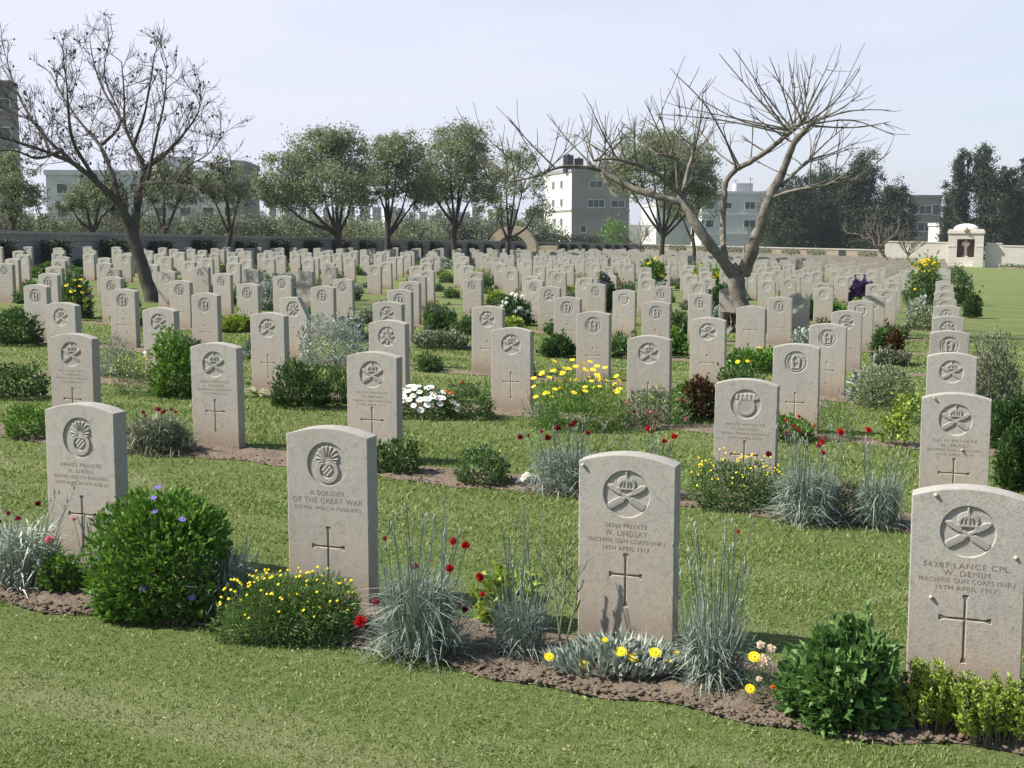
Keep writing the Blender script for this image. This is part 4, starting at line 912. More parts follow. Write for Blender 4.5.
# right tree
def R1(pts): return [(500+x/2.56,30+y/2.56) for x,y in pts]
base=G(739,332); YR=base.y; cen=np.array(base)
tree=empty('bare_tree',base,0,'pale pollarded leafless tree with thick forking limbs and long straight shoots','tree'); mt=MB(); mbr=MB(); tips=[]; rs=np.random.default_rng(8)
limb(mt,R1([(612,785),(614,740),(612,690),(606,650),(603,625),(603,603)]),YR,[0]*6,[.21,.165,.15,.155,.14,.07],0,14)
for k in range(5):
    an=k*1.25+.3; b0=cen+np.array([math.cos(an)*.25,math.sin(an)*.25,.05]); mt.tube([b0+[0,0,.3],b0,b0+np.array([math.cos(an)*.25,math.sin(an)*.25,-.1])],[.1,.10,.05],7)
LB=[([(605,640),(570,590),(530,540),(498,490),(475,450),(460,420)],[0,-.1,-.2,-.2,-.1,0],[.19,.17,.15,.14,.13,.12],0),
([(462,440),(400,425),(340,405),(295,382),(260,360),(225,345)],[0,.1,.3,.4,.5,.6],[.11,.10,.095,.09,.08,.07],3),
([(260,360),(205,350),(150,352),(90,375),(20,388),(-40,378)],[.5,.3,.1,-.1,-.3,-.4],[.06,.05,.04,.032,.02,.012],2),
([(462,420),(430,390),(395,362),(350,345),(290,330),(240,335)],[0,-.4,-.8,-1,-1.2,-1.3],[.08,.07,.06,.05,.04,.03],3),
([(460,420),(455,380),(452,335),(430,322),(400,318)],[0,-.1,-.2,-.3,-.4],[.08,.075,.065,.05,.04],3),
([(468,420),(478,370),(492,325),(500,300)],[0,.3,.5,.6],[.07,.055,.045,.035],3),
([(585,620),(572,560),(570,500),(575,430),(578,390),(605,355)],[0,.2,.4,.4,.4,.3],[.12,.092,.085,.08,.08,.085],0),
([(605,355),(640,338),(680,312),(715,285),(742,262),(765,245)],[.3,.2,0,-.1,-.2,-.2],[.085,.08,.075,.07,.065,.05],3),
([(622,625),(645,560),(665,510),(680,460),(695,420),(722,370)],[0,-.2,-.3,-.4,-.4,-.5],[.21,.19,.17,.15,.14,.12],0),
([(722,370),(738,325),(752,290),(775,262),(795,240)],[-.5,-.6,-.7,-.8,-.8],[.11,.10,.095,.08,.06],3),
([(695,430),(735,415),(780,405),(830,398),(860,385)],[-.4,-.7,-1,-1.2,-1.4],[.05,.045,.04,.03,.02],2),
([(722,400),(755,365),(790,335),(800,330)],[-.5,-.3,0,.1],[.06,.05,.045,.04],2),
([(700,430),(670,350),(690,420),(680,340)],[-.4,-.2,.1,.3],[.045,.04,.035,.03],1)]
LB=LB[:-1]
def shoot(b0,tip,r=.022,lev=1,yo=0):
    """long nearly straight shoot between two pixels"""
    pass
for px,yo,rad,kind in LB:
    Q=limb(mt,R1(px),YR,yo,[q*.60 for q in rad],0,10)
    if kind:
        n=len(Q)
        for k in range(3,n):
            m_=1 if kind>1 and k>n*.4 else 0
            for _ in range((m_ if rs.random()<.45 else 0)+ (1 if rs.random()<.22 else 0)):
                d=unit(np.array([rs.normal(0,.8),rs.normal(0,.75),abs(rs.normal(.65,.5))])+unit(np.array(Q[-1])-np.array(Q[0]))*.35)
                twigrec(mbr,np.array(Q[k]),d,rs.uniform(.5,1.3),.013,1,rs,tips,0,.33,.05,.07,(1,3),5,.6)
# measured shoots (crop pixels) : start, end, bow
SH=[((610,345),(448,112),-30),((605,350),(570,245),0),((745,258),(500,170),20),((748,255),(600,50),10),((752,250),(690,70),0),((757,248),(740,85),5),((765,245),(802,62),0),((770,243),(840,90),-10),((775,242),(865,85),0),((780,240),(922,100),15),((785,238),(930,160),10),((790,240),(1000,205),-15),((795,242),(1010,270),-25),((790,245),(1000,235),10),((800,330),(905,290),5),((860,385),(975,300),20),((830,395),(1000,310),25),((740,262),(560,60),0),((735,266),(400,215),-10),
((458,330),(459,168),0),((452,335),(405,205),0),((430,322),(370,180),0),((400,318),(310,235),0),((300,330),(230,190),0),((240,335),(205,215),5),((230,340),(120,215),10),((140,352),(25,230),0),((250,335),(320,240),0),((350,345),(345,225),5),((500,300),(520,150),0),((495,320),(560,230),5),((470,410),(520,350),0),((290,330),(190,265),0),((60,380),(-30,345),0),((260,365),(300,430),10),((270,350),(300,290),0),
((792,330),(880,250),0),((752,290),(845,205),0),((752,290),(640,215),0),((680,312),(620,270),0),((606,350),(500,240),10),((740,262),(650,130),5),((748,255),(455,195),0),((778,240),(700,115),-5),((782,240),(760,110),0)]
for k,(s_,e_,bow) in enumerate(SH):
    y0=rs.uniform(-.5,.3) if s_[0]>560 else rs.uniform(-.3,.5); mid=((s_[0]+e_[0])/2+rs.uniform(-5,5),(s_[1]+e_[1])/2+bow); dy=rs.normal(0,.5)
    Q=limb(mbr,R1([s_,mid,e_]),YR,[y0*.5,y0*.5+dy*.5,y0*.5+dy],[.020,.013,.006],0,5)
    for q in range(4):
        a_=Q[rs.integers(3,len(Q)-1)]; d=unit(np.array(Q[-1])-np.array(Q[0])); twigrec(mbr,np.array(a_),unit(d+rs.normal(0,.45,3)),rs.uniform(.2,.6),.008,0,rs,tips,0,.3,.05,.08,(1,2),3)
sh(mt,cen); sh(mbr,cen)
link('trunk',mt.mesh('trunk',M['bark_p'],True),tree); link('branches',mbr.mesh('branches',M['twig'],False),tree)
# ------------------------------------------------------------------ leafy trees
def leafy(px_base,Y,lumps,label,seed,mat='olive',lsz=.16,dens=1.0,tw=.16,trunks=None,depth=.8,name='leafy_tree',bark='bark_d',airy=.8,group=None):
    """lumps: (cx,cy,rx,ry) in photo pixels, each a cluster of twig ends at its own depth"""
    tw=tw*.62 if name=='leafy_tree' else tw; bx=(px_base[0]-512)/FPX*Y*1.0; base=Vector((bx,Y,gz(bx))); r=np.random.default_rng(seed); s_=Y/FPX
    o=empty(name,base,0,label,'tree',group); cen=np.array(base); mb=MB(); ml=MB()
    fork=at(px_base[0]+r.uniform(-2,2),px_base[1]-(trunks or 22),Y); fork=np.array(fork)-cen
    b0=np.zeros(3); mb.tube([b0-[0,0,.1],b0*.5+fork*.5+r.normal(0,.06,3),fork],[tw*1.25,tw,tw*.9],8)
    for (cx,cy,rx,ry) in lumps:
        if name=='leafy_tree': rx*=1.12; ry*=1.08
        tw_=tw; dy=r.uniform(-1,1)*depth*rx*s_; c=np.array(at(cx,cy,Y+dy))-cen
        mid=fork*.5+c*.5+np.array([0,0,-.10*np.linalg.norm(c-fork)])+r.normal(0,.1,3); st=fork*(r.uniform(.75,1))
        mb.tube([st,mid*.6+st*.4+[0,0,-.05],mid,c],[tw*.6,tw*.5,tw*.38,tw*.15],6)
        n=int(dens*rx*ry*1.0); nc=max(8,int(rx*ry*(.15 if mat=='conif' else .10))); rr=np.array([rx*s_,rx*s_*.9,ry*s_])
        v=unit(r.normal(0,1,(nc,3)))*(r.uniform(.15,1.12,nc)**.45)[:,None]*np.where(r.random(nc)<.12,1.25,1)[:,None]; cc=v*rr+c
        for q in cc[:min(nc,14)]: mb.tube([c*.6+mid*.4,(c+q)/2+r.normal(0,.08,3),q],[tw*.16,tw*.09,.01],4)
        per=max(8,int(n*(9 if mat=='conif' else 6.3)/nc)); idx=np.repeat(np.arange(nc),per); cs=np.mean(rr)*(.24 if mat=='conif' else .18)
        P=cc[idx]+r.normal(0,1,(len(idx),3))*cs*np.array([1,1,.75])*(.6+airy*r.uniform(0,1,(nc,1))[idx])
        D=r.normal(0,1,(len(idx),3))+[0,0,-.1]; leaves(ml,P,D,lsz*r.uniform(.6,1.3,len(idx)),lsz*.42,r)
    link('trunk',mb.mesh('trunk',M[bark],True),o); link('crown',ml.mesh('crown',L[mat]),o); return o
leafy((338,262),62,[(285,178,24,24),(315,158,26,24),(345,155,20,22),(355,185,18,22),(300,195,24,14),(268,192,12,16),(330,185,26,20),(335,140,18,12)],'broad olive-leaved tree left of centre, widest of the row','1234'and 1,trunks=30,tw=.28,lsz=.17)
leafy((389,255),66,[(385,165,22,20),(400,150,20,16),(375,185,16,18),(410,180,20,20),(420,195,14,14),(390,145,16,10)],'second olive-leaved tree from the left in the central row of four',2,trunks=26,tw=.26,lsz=.17)
leafy((457,252),70,[(450,160,26,22),(470,150,22,20),(440,185,20,18),(478,185,18,20),(458,135,20,12),(425,180,14,18)],'rounded olive-leaved tree right of centre in the central row of four',3,trunks=28,tw=.28,lsz=.18)
leafy((507,258),74,[(505,165,22,16),(525,180,18,18),(490,185,14,16),(540,205,12,14),(520,155,16,8),(500,205,14,12)],'sparser olive-leaved tree before the stone arch',4,trunks=22,tw=.24,dens=.55,lsz=.18)
leafy((662,264),76,[(650,150,30,20),(675,160,28,20),(640,180,22,20),(685,190,22,22),(620,175,16,16),(665,140,20,10),(705,185,12,18)],'olive-leaved tree seen through the pollarded tree, left stem',5,trunks=30,tw=.26,lsz=.18)
leafy((692,264),80,[(690,175,22,20),(700,205,18,16),(675,205,16,14),(705,160,14,14)],'smaller olive-leaved tree just left of the pollarded tree trunk',6,trunks=30,tw=.2,lsz=.18)
leafy((12,250),48,[(15,180,20,16),(0,165,20,16),(28,195,14,12),(8,205,16,10)],'dark olive-leaved tree at the left edge',7,trunks=24,tw=.2,lsz=.13)
leafy((94,248),50,[(85,200,20,14),(105,190,18,14),(70,205,12,8),(115,205,12,10)],'olive-leaved tree behind the left bare tree, left of its trunk',8,trunks=20,tw=.2,lsz=.13)
leafy((163,252),52,[(165,180,20,16),(180,195,16,14),(150,195,14,12),(190,175,14,12)],'olive-leaved tree behind the left bare tree, right of its trunk',9,trunks=24,tw=.2,lsz=.14,dens=.7)
leafy((229,258),54,[(225,180,20,16),(240,195,14,14),(210,190,14,12),(222,165,14,8)],'thin olive-leaved tree right of the left bare tree',10,trunks=28,tw=.2,lsz=.14,dens=.7)
def small_bare(px,Y,hpx,label,seed,r0,lean=0,mat='twig'):
    bx=(px-512)/FPX*Y; base=Vector((bx,Y,gz(bx))); o=empty('small_bare_tree',base,0,label,'tree'); rs=np.random.default_rng(seed); mt=MB(); mbr=MB(); H=hpx*Y/FPX; tp=[]
    f=np.array([lean*H*.3,0,H*.38]); mt.tube([(0,0,-.1),f*.5+[.03,0,0],f],[r0*1.2,r0,r0*.8],7)
    for k in range(7):
        an=k*.9+rs.uniform(0,.5); d=unit(np.array([math.cos(an)*1.1,math.sin(an)*.9,rs.uniform(.5,1.3)])); twigrec(mbr,f*rs.uniform(.75,1),d,H*rs.uniform(.38,.62),r0*.5,3,rs,tp,0,.5,.08,.14,(3,5),4,.62)
    link('trunk',mt.mesh('trunk',M['bark']),o); link('branches',mbr.mesh('branches',M[mat]),o)
small_bare(888,108,54,'brownish leafless small tree before the dark conifers, left of the grey building',11,.17,-.8)
small_bare(903,110,32,'low leafless brown shrub tree left of the shrine',12,.10,.3)
small_bare(641,100,40,'little grey leafless tree before the grey concrete block',13,.09,-.2)
# conifers
for k,(x,Y,tp,rx,lb) in enumerate([(790,150,182,26,'dark conifer behind the far wall, leftmost of its clump'),(825,155,170,28,'dark conifer behind the far wall, second of its clump'),(858,150,158,26,'tallest dark conifer in the clump right of the pollarded tree'),(893,158,184,22,'dark conifer at the right end of its clump beside the grey building'),
 (843,165,175,20,'dark conifer squeezed in the middle of the clump behind the far wall'),(775,170,205,18,'low dark conifer at the left foot of the clump behind the far wall'),
 (948,170,190,8,'small dark conifer left of the shrine'),(962,150,152,11,'slender columnar dark conifer left behind the shrine'),(988,150,150,20,'broad tall dark conifer directly behind the shrine'),(1010,156,168,13,'greener columnar conifer right of the shrine'),(1030,150,162,20,'dark conifer at the right edge of the photo')]):
    lumps=[]; yb=246; r=random.Random(k); nl=9
    for q in range(nl):
        t=q/(nl-1); cy=yb+(tp+5-yb)*t; wv=1.22*rx*(1-.5*t**2)*(.8 if q==0 else 1); lumps.append((x+r.uniform(-.35,.35)*rx,cy,wv*.75,12))
        lumps.append((x+r.uniform(-.6,.6)*rx,cy+4,wv*.5,9))
    leafy((x,264),Y,lumps,lb,40+k,'conif',.34,.8,.3,trunks=30,name='conifer',group='dark conifers beyond the far wall')
# ------------------------------------------------------------------ walls
def wall(P0,P1,h0,h1,th,mat,copmat,label,name='boundary_wall',n=40,course=True,cop=.12):
    o=empty(name,(P0[0],P0[1],0),0,label,'wall'); P0=np.array(P0);P1=np.array(P1); d=P1-P0; ln=np.linalg.norm(d); d/=ln; nr=np.array([-d[1],d[0]]); 
    mw=MB(); mc=MB()
    for mb,z0f,z1f,t in ((mw,-.3,-cop,th/2),(mc,-cop,0,th/2+.05)):
        V=[]
        for k in range(n+1):
            p=P0+d*ln*k/n; g=gz(p[0]); h=h0+(h1-h0)*k/n
            zb=g+z0f if mb is mw else g+h-cop; zt=g+h-cop if mb is mw else g+h
            for s_ in (-1,1):
                for z in (zb,zt): V.append((p[0]+nr[0]*s_*t-P0[0],p[1]+nr[1]*s_*t-P0[1],z))
        i=np.arange(n)*4
        F=np.concatenate([np.stack([i,i+4,i+5,i+1],-1),np.stack([i+2,i+3,i+7,i+6],-1),np.stack([i+1,i+5,i+7,i+3],-1),np.stack([i,i+2,i+6,i+4],-1)]); mb.add(V,F); mb.add(V[:4],[(0,1,3,2)]); mb.add(V[-4:],[(0,2,3,1)])
    link('masonry',mw.mesh('masonry',mat),o); link('coping',mc.mesh('coping',copmat),o); return o
def brickmat(name,c1,c2,mo,bw=.9,bh=.28):
    m,nt,b=nmat(name); tc=N(nt,'ShaderNodeTexCoord'); sp=N(nt,'ShaderNodeSeparateXYZ'); nt.links.new(tc.outputs['Object'],sp.inputs[0])
    cx=N(nt,'ShaderNodeCombineXYZ'); nt.links.new(math_(nt,'ADD',sp.outputs['X'],sp.outputs['Y']),cx.inputs[0]); nt.links.new(sp.outputs['Z'],cx.inputs[1])
    br=N(nt,'ShaderNodeTexBrick'); nt.links.new(cx.outputs[0],br.inputs['Vector']); br.inputs['Color1'].default_value=(*c1,1); br.inputs['Color2'].default_value=(*c2,1); br.inputs['Mortar'].default_value=(*mo,1)
    br.inputs['Scale'].default_value=1; br.inputs['Brick Width'].default_value=bw; br.inputs['Row Height'].default_value=bh; br.inputs['Mortar Size'].default_value=.018
    n=noise_(nt,tc.outputs['Object'],1.3,5,.7)
    nt.links.new(mixc(nt,math_(nt,'MULTIPLY',n,.5),br.outputs['Color'],tuple(x*.7 for x in c1)),b.inputs['Base Color']); b.inputs['Roughness'].default_value=.9
    bump(nt,b,br.outputs['Fac'],-.4,.02); return m
M['wside']=brickmat('grey_ashlar',(.27,.25,.22),(.22,.205,.18),(.14,.13,.11)); M['wend']=brickmat('ochre_ashlar',(.50,.40,.28),(.42,.34,.24),(.3,.25,.18))  # one boundary wall: shade painted grey on the side run, sunlight ochre on the end
M['wshr']=brickmat('cream_ashlar',(.60,.55,.48),(.55,.50,.44),(.44,.40,.35),.8,.35)
tn=math.tan(TH); CS=33.0; 
def side_pt(D): u=tn-CS/D; return (u*D,D)
DC=132.; c0=side_pt(26); c1=side_pt(DC)
wall(c0,c1,1.27,1.25,.4,M['wside'],M['wall'],'long grey stone boundary wall receding along the left side',n=60)
cE=np.array(c1); dE=np.array([math.cos(TH),-math.sin(TH)]); 
def end_pt(px): # intersection with the end wall line for pixel column
    u=(px-512)/FPX; t=(u*cE[1]-cE[0])/(dE[0]-u*dE[1]); return cE+dE*t
wall(tuple(c1+dE*.25),tuple(end_pt(881)),1.25,1.45,.4,M['wend'],M['lime'],'low sunlit ochre stone wall along the far end of the cemetery',n=20)
pA=end_pt(882.5); pB=end_pt(948)
wall(tuple(pA),tuple(pB),2.35,2.4,.5,M['wshr'],M['lime'],'taller cream stone wall left of the shrine',n=10)
pC=end_pt(983); pD=end_pt(999); pE=end_pt(1090)
wall(tuple(pC),tuple(pD),2.45,2.45,.5,M['wshr'],M['lime'],'short raised piece of cream wall right beside the shrine',n=3)
wall(tuple(pD+dE*.003),tuple(pE),2.25,2.25,.5,M['wshr'],M['lime'],'cream stone wall running right from the shrine to the photo edge',n=10)
# band course on shrine walls
# shrine
cS=(end_pt(946)+end_pt(986.5))/2; wS=np.linalg.norm(end_pt(986.5)-end_pt(946))
o=empty('shrine',(cS[0],cS[1],gz(cS[0])),RZ,'cream stone shrine with domed top and dark niche in the far wall','shrine'); hw=wS/2*.86; o.location=(cS[0]-.35,cS[1],gz(cS[0]))
Hs=3.75
mb=MB(); nw=.82; nb_,ntp=.95,2.75; yd=1.0
mb.box(-hw,-nw,-yd,yd,-.2,Hs-.45); mb.box(nw,hw,-yd,yd,-.2,Hs-.45); mb.box(-nw,nw,-yd,yd,-.2,nb_); mb.box(-nw,nw,-yd,yd,ntp,Hs-.45)
link('body',mb.mesh('body',M['wshr']),o)
mb=MB(); mb.box(-hw-.10,hw+.10,-yd-.1,yd+.1,Hs-.45+.002,Hs-.2); mb.box(-hw,hw,-yd,yd,Hs-.2+.002,Hs-.02); mb.box(-hw-.03,-nw-.16,-yd-.04,-yd-.003,ntp-.75,ntp-.6); mb.box(nw+.16,hw+.03,-yd-.04,-yd-.003,ntp-.75,ntp-.6); link('cornice',mb.mesh('cornice',M['lime']),o)
mb=MB(); V=[];nn=16
for k in range(6):
    el=k*math.pi/2/5.5
    for q in range(nn): an=q*2*math.pi/nn; V.append((math.cos(an)*math.cos(el)*(hw-.45),math.sin(an)*math.cos(el)*(yd-.1),Hs-.02+math.sin(el)*.55))
kk=np.arange(5)[:,None]*nn+np.arange(nn)[None,:]; k2=np.arange(5)[:,None]*nn+((np.arange(nn)+1)%nn)[None,:]
mb.add(V,np.stack([kk,k2,k2+nn,kk+nn],-1).reshape(-1,4)); mb.add(V[-nn:],[tuple(range(nn))]); link('dome',mb.mesh('dome',M['dome'],True),o)
mb=MB(); mb.box(-nw+.002,nw-.002,.2,.4,nb_+.002,ntp-.002); link('niche_back',mb.mesh('niche_back',M['niche']),o)
mb=MB(); mb.box(-.75,.75,-yd-.55,-yd-.003,-.2,.28); mb.box(-1.1,1.1,-yd-.95,-yd-.555,-.2,.14); link('steps',mb.mesh('steps',M['lime']),o)
mb=MB(); mb.tube([(0,-.3,nb_+.003),(0,-.3,nb_+.12),(0,-.3,nb_+.2),(0,-.3,nb_+1.0),(0,-.3,nb_+1.1),(0,-.3,nb_+1.3),(0,-.3,nb_+1.4)],[.3,.3,.16,.14,.25,.42,.44],12); link('font',mb.mesh('font',M['lime'],True),o)
mb=MB(); blob(mb,(-.05,-yd-.12,Hs-.1),.26,5,0,1.2); link('carved_emblem',mb.mesh('carved_emblem',M['ochre']),o)
# kerb wall and clipped hedge at right
q0=end_pt(994)-NV*6; q1=q0+dE*14
wall(tuple(q0),tuple(q1),.42,.42,.5,M['wend'],M['lime'],'low kerb wall standing on the lawn right of the shrine',n=4,name='kerb_wall')
def hedge(P0,P1,h,w_,n,label,mat,name='hedge',zb=0,ls=.12):
    r=np.random.default_rng(int(abs(P0[0])*10)+n); P0=np.array(P0);P1=np.array(P1); t=r.uniform(0,1,n); d=unit((P1-P0)[None])[0]; nr=np.array([-d[1],d[0]])
    s_=r.uniform(-.5,.5,n)*w_; hh=r.uniform(0,1,n)**.5*h*(1+.12*np.sin(t*np.linalg.norm(P1-P0)*2)); c=P0+(P1-P0)*t[:,None]+nr*s_[:,None]
    P=np.stack([c[:,0],c[:,1],-GS*c[:,0]+zb+hh],1)-[P0[0],P0[1],0]; mb=MB(); leaves(mb,P,r.normal(0,1,(n,3))+[0,0,.4],ls,ls*.6,r); o=link(name,mb.mesh(name,mat),None,(P0[0],P0[1],0)); return tag(o,label,'hedge')
hedge(end_pt(993)-NV*9,end_pt(993)-NV*9+dE*16,.45,.9,2200,'low dark clipped hedge on the lawn edge right of the shrine',L['dark'],ls=.13)
# bushes clipped in front of the side wall
mbb=MB(); r=np.random.default_rng(5); n=1300; P=r.uniform(-1,1,(n,3))*[.6,.3,.42]+[0,0,.62]; leaves(mbb,P,r.normal(0,1,(n,3)),.13,.09,r)
mbb.tube([(0,0,0),(0.02,0,.5)],[.05,.04],5,1); bme=mbb.mesh('wall_bush',[L['hedge'],M['bark_d']])
D_=37.5; k=0; ofs=.9
bx=[3,59,117,164,207,249,283,315,343,369,394,416,437,456,473,489,505,519,532,542,553,562,573,584,597,607,616,625]
for k,x in enumerate(bx):
    u=(x-512)/FPX; Dk=CS/(tn-u)-1.0; X=u*Dk; s_=random.uniform(.88,1.05)
    nm=ORD[k] if k<len(ORD) else ['twenty-sixth','twenty-seventh','twenty-eighth'][k-25]
    tag(link('wall_bush',bme,None,(X,Dk,gz(X)),(0,0,math.pi/2-TH),s_),f'dark clipped bush against the grey side wall, {nm if k else "first"} from the left edge','bush','dark clipped bushes along the side wall')
mbb=MB(); r=np.random.default_rng(6); n=420; P=r.uniform(-1,1,(n,3))*[.95,.35,.30]+[0,0,.95]; leaves(mbb,P,r.normal(0,1,(n,3)),.16,.1,r); mbb.tube([(0,0,0),(0,0,.8)],[.06,.05],5,1)
bm2=mbb.mesh('wall_bush',[L['greyg'],M['bark_d']])
for k,x in enumerate([651,678,706,733,762,790,815,866]):
    P=end_pt(x)-NV*.9; tag(link('wall_bush',bm2,None,(P[0],P[1],gz(P[0])),(0,0,RZ),1),f'olive clipped bush before the ochre far wall, {"first" if k==0 else ORD[k]} from the left','bush','olive clipped bushes along the far wall')
P=end_pt(840)-NV*.25; mb=MB(); mb.box(-.32,.32,-.02,.02,.75,1.3); 
tag(link('wall_plaque',mb.mesh('wall_plaque',M['glass']),None,(P[0],P[1],gz(P[0])),(0,0,RZ)),'small dark square plaque on the ochre far wall','plaque')
# arch
u=(513-512)/FPX; Da=CS/(tn-u)-2.2; ba=Vector((u*Da+.0,Da,gz(u*Da))); o=empty('stone_arch',ba,-.15,'round ochre stone arch standing before the grey side wall','arch')
mb=MB(); Ro,Ri=1.86,1.18; zc=.55; V=[]; na=25
for q in range(na):
    an=math.pi*q/(na-1)
    for rr in (Ri,Ro):
        for y in (-.5,.5): V.append((math.cos(an)*rr,y,zc+math.sin(an)*rr))
i=np.arange(na-1)*4
mb.add(V,np.concatenate([np.stack([i,i+4,i+6,i+2],-1),np.stack([i+1,i+3,i+7,i+5],-1),np.stack([i+2,i+6,i+7,i+3],-1),np.stack([i,i+1,i+5,i+4],-1)]))
link('ring',mb.mesh('ring',M['ochre']),o)
for b_ in ((-Ro,-Ri,-.5,.5,-.2,zc-.003),(Ri,Ro,-.5,.5,-.2,zc-.003),(Ro+.002,Ro+1.5,-.4,.4,-.2,.95)):
    mb=MB(); mb.box(*b_); link('pier',mb.mesh('pier',M['ochre']),o)
# railing with clipped hedge behind right of arch
a0=np.array(side_pt(100))+[1.2,2.5]; a1=np.array(side_pt(125))+[1.0,2.0]
hedge((side_pt(94)[0]-1.3,94),(side_pt(122)[0]-1.3,122),1.75,1.2,3500,'dark hedge standing behind the side wall right of the arch',L['hedge'],ls=.2)
# olive bushes behind the side wall
BT={}
def bushmesh(k,mat):
    r=np.random.default_rng(500+k); mb=MB(); nc=34; v=unit(r.normal(0,1,(nc,3)))*(r.uniform(.2,1,nc)**.5)[:,None]; v[:,2]=np.abs(v[:,2]); cc=v*[1.7,1.4,2.0]+[0,0,.9]
    idx=np.repeat(np.arange(nc),55); P=cc[idx]+r.normal(0,.28,(len(idx),3)); leaves(mb,P,r.normal(0,1,(len(idx),3)),.20,.09,r); mc=MB()
    for q in range(5): mc.tube([(r.normal(0,.1),r.normal(0,.1),0),cc[q]*.5,cc[q]],[.09,.06,.03],5)
    return mb.mesh('crown',L[mat]),mc.mesh('trunk',M['bark_d'])
for k in range(6): BT[k]=bushmesh(k,['oliveg','oliveg','olive','oliveg','mid','olive'][k])
rr=random.Random(9); lst=[]
for k in range(34):
    x=-20+k*17.2; u=(x-512)/FPX; Dk=CS/(tn-u)*1.0+rr.uniform(5,13); X=u*Dk; lst.append((x,Dk,X))
for k,(x,Dk,X) in enumerate(lst):
    c,t=BT[rr.choice([0,1,2,3,0,1,5])]; hpx=rr.uniform(18,28)*(1.25 if 195<x<420 else 1.0); hz=hpx+ (237.3-GS*0-225); s_=max(.6,(HC-gz(X)+ (237.3-rr.uniform(209,218))/FPX*Dk)/3.1)
    o=empty('olive_bush',(X,Dk,gz(X)),rr.uniform(0,6),f'grey-green bushy tree behind the grey side wall, number {k+1} counting from the left edge','bush','bushy trees behind the side wall',s_)
    link('crown',c,o); link('trunk',t,o)
c,t=BT[4]; Dk=128; X=(610-512)/FPX*Dk; o=empty('olive_bush',(X,Dk,gz(X)),1,'bright green bush at the foot of the grey apartment building','bush',None,1.25); link('crown',bushmesh(9,'bright')[0],o); link('trunk',t,o)
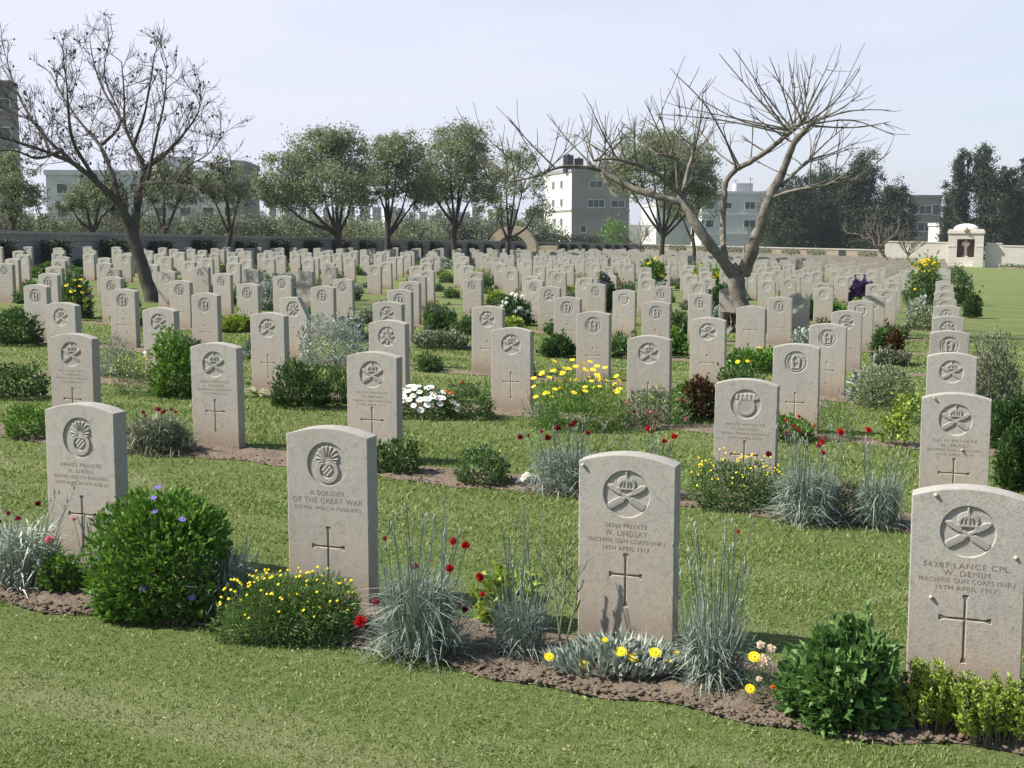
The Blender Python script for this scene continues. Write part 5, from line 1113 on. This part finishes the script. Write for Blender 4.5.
# ------------------------------------------------------------------ buildings
def building(xl,xc,xr,yt,Y,phi,label,ml,mr,wins=(),base=-3,tanks=(),name='apartment_building',parapet=True,floors=()):
    """corner nearest the camera at column xc; right face turned by phi; widths solved from the photo's columns"""
    X=(xc-512)/FPX*Y; zt=at(xc,yt,Y).z; o=empty(name,(X,Y,0),phi,label,'building'); c,s=math.cos(phi),math.sin(phi)
    ur,ul=(xr-512)/FPX,(xl-512)/FPX
    wr=(ur*Y-X)/(c-ur*s); wl=(ul*Y-X)/(-s-ul*c) if xl<xc else 9.0
    wl=max(wl,3)
    mb=MB(); V=[(0,0,base),(wr,0,base),(wr,wl,base),(0,wl,base),(0,0,zt),(wr,0,zt),(wr,wl,zt),(0,wl,zt)]
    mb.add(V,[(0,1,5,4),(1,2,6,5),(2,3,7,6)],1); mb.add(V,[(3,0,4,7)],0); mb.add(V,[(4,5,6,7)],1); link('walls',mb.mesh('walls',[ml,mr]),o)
    if parapet:
        mb=MB(); mb.box(-.15,wr+.15,-.15,.1,zt+.003,zt+.5); mb.box(-.15,.1,.103,wl,zt+.003,zt+.5); mb.box(wr-.1,wr+.15,.103,wl,zt+.003,zt+.5); link('parapet',mb.mesh('parapet',mr),o)
    for f_ in floors:
        mb=MB(); mb.box(-.12,wr+.1,-.12,-.003,zt-f_-.15,zt-f_+.15); mb.box(-.12,-.003,-.003,wl,zt-f_-.15,zt-f_+.15); link('floor_band',mb.mesh('floor_band',mr),o)
    for (face,t,z,w_,h_) in wins:
        mb=MB(); mg=MB(); 
        if face=='r':
            x=wr*t; mb.box(x-w_/2-.1,x+w_/2+.1,-.10,-.003,zt-z-h_/2-.12,zt-z-h_/2); mb.box(x-w_/2-.1,x+w_/2+.1,-.10,-.003,zt-z+h_/2,zt-z+h_/2+.1); mb.box(x-w_/2-.1,x-w_/2,-.08,-.003,zt-z-h_/2+.002,zt-z+h_/2-.002); mb.box(x+w_/2,x+w_/2+.1,-.08,-.003,zt-z-h_/2+.002,zt-z+h_/2-.002)
            n=max(1,int(w_/.8)); 
            for q in range(1,n): mb.box(x-w_/2+w_*q/n-.03,x-w_/2+w_*q/n+.03,-.06,-.012,zt-z-h_/2+.002,zt-z+h_/2-.002)
            mg.box(x-w_/2,x+w_/2,-.01,-.004,zt-z-h_/2,zt-z+h_/2)
        else:
            y=wl*t; mb.box(-.09,-.003,y-w_/2-.1,y-w_/2,zt-z-h_/2-.05,zt-z+h_/2+.05); mb.box(-.09,-.003,y+w_/2,y+w_/2+.1,zt-z-h_/2-.05,zt-z+h_/2+.05); mb.box(-.10,-.003,y-w_/2-.1,y+w_/2+.1,zt-z-h_/2-.12,zt-z-h_/2); mb.box(-.1,-.003,y-w_/2-.1,y+w_/2+.1,zt-z+h_/2,zt-z+h_/2+.1); mg.box(-.01,-.004,y-w_/2,y+w_/2,zt-z-h_/2,zt-z+h_/2)
        wn=link('window',mb.mesh('window',M['conc_w']),o); link('pane',mg.mesh('pane',M['glass']),wn)
    if tanks or name=='apartment_building' and wr>9:
        mb=MB(); mb.box(wr*.55,wr*.55+3,2,5,zt+.004,zt+2.0); link('roof_room',mb.mesh('roof_room',mr),o)
        for q in range(3):
            mb=MB(); x0=wr*(.3+.22*q); mb.tube([(x0,1,zt),(x0,1,zt+2.2+q*.4)],.04,4); mb.tube([(x0-.5,1,zt+2.0+q*.4),(x0+.5,1,zt+2.0+q*.4)],.025,4); mb.tube([(x0-.35,1,zt+1.7+q*.4),(x0+.35,1,zt+1.7+q*.4)],.025,4); link('aerial',mb.mesh('aerial',M['fence']),o)
    for (t,yy,r_,h_,zz) in tanks:
        mb=MB(); mb.tube([(wr*t,yy,zt+zz),(wr*t,yy,zt+zz+.05),(wr*t,yy,zt+zz+h_),(wr*t,yy,zt+zz+h_+.06)],[r_*.9,r_,r_,r_*.35],12); x0=wr*t; 
        if zz>0: mb.box(x0-r_*.8,x0+r_*.8,yy-r_*.8,yy+r_*.8,zt+.002,zt+zz-.01)
        link('water_tank',mb.mesh('water_tank',M['tank']),o)
    return o
building(544,571,628,172,205,.32,'four-storey grey concrete block with black roof tanks behind the wall, centre','x'and M['conc_w'],M['conc_g'],  # left face coloured white as sunlit, right face grey as shaded
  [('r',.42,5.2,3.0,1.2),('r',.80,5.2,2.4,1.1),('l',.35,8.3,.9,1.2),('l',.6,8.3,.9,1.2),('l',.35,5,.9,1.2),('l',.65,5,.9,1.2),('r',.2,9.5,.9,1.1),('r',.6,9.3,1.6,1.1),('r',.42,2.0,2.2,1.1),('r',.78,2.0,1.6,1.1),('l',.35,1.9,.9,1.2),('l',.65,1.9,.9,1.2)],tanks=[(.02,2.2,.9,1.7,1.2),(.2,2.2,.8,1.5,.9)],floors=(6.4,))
building(700,700,766,194,215,.06,'pale two-storey house with small paired windows behind the far wall',M['conc_w'],M['conc_l'],
  [('r',.12,2.0,1.4,1.2),('r',.72,2.0,1.8,1.2),('r',.12,5.2,1.4,1.2),('r',.72,5.2,2.0,1.2),('r',.4,2.0,1.0,1.0)],floors=(3.6,7.0),tanks=[(.08,3,.8,1.5,.0)])
building(640,655,700,206,230,.1,'low white house half hidden by trees left of the pale two-storey house',M['conc_w'],M['conc_w'],[('r',.5,2,1.5,1)],floors=(3.4,))
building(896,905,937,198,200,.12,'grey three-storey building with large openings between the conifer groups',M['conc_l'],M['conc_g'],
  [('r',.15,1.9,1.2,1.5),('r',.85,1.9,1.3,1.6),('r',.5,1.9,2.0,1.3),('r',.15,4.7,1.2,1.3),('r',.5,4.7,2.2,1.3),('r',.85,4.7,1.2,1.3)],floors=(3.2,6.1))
building(925,936,944,226,190,.1,'small pale building between the grey building and the shrine',M['conc_w'],M['conc_l'])
building(-60,-50,21,84,130,.15,'tall brown-grey apartment tower at the left edge',M['conc_b'],M['conc_b'],[('r',.90,z,1.2,1.1) for z in (2,5,8,11)]+[('r',.72,z,1.2,1.1) for z in (2,5,8,11)],floors=(3.4,6.4,9.4))
building(50,52,246,175,120,.10,'long grey concrete building partly hidden by the left bare tree',M['conc_l'],M['conc_l'],[('r',t,z,1.0,.9) for t in (.08,.2,.32,.45,.58,.7,.82,.93) for z in (1.3,3.6)],floors=(3.0,))
building(236,236,247,166,112,.05,'narrow dark grey stair tower at the right end of the long grey building',M['conc_g'],M['conc_g'])  # added block; its dark grey paints the shade on the long building's side
# hill with the distant town
M['hillm']=simple('dry_scrub_hill',(.13,.135,.10),.95,.2,.05,.1)
mb=MB(); n=60; V=[]
for k in range(n+1):
    X=-420+k*14
    for (Y,h) in ((330,-12),(460,7.2+1.2*math.sin(k*.5)),(620,9.0+1.5*math.sin(k*.33))): V.append((X,Y,h))
i=np.arange(n)[:,None]*3+np.arange(2)[None,:]
mb.add(V,np.stack([i,i+3,i+4,i+1],-1).reshape(-1,4)); tag(link('hill',mb.mesh('hill',M['hillm'])),None,None,kind='structure')
rr=random.Random(4)
for k in range(24):
    x=248+k*12.5+rr.uniform(-3,3); 
    if x>556: break
    w_=rr.uniform(6,12); yt=rr.uniform(206,212); 
    building(x-2,x,x+w_,yt,rr.uniform(420,520),rr.uniform(.05,.4),f'tiny far-off town building on the horizon, {ORD[k] if k else "first"} from the left',M['conc_w'],rr.choice([M['conc_l'],M['conc_w'],M['conc_g']]),[('r',.3,1.8,1.4,1.2),('r',.7,1.8,1.4,1.2)],base=-8,name='town_building',parapet=False)

# ------------------------------------------------------------------ air
hz=bpy.data.materials.new('air'); hz.use_nodes=True; nt=hz.node_tree; nt.nodes.clear()
out=nt.nodes.new('ShaderNodeOutputMaterial'); pv=nt.nodes.new('ShaderNodeVolumePrincipled'); pv.inputs['Color'].default_value=(.86,.90,1,1); pv.inputs['Density'].default_value=.0003; pv.inputs['Anisotropy'].default_value=.3
nt.links.new(pv.outputs[0],out.inputs['Volume'])
mb=MB(); mb.box(-950,950,-60,1600,-40,60)
tag(link('haze',mb.mesh('haze',hz)),None,None,kind='stuff')
sc.cycles.volume_bounces=0
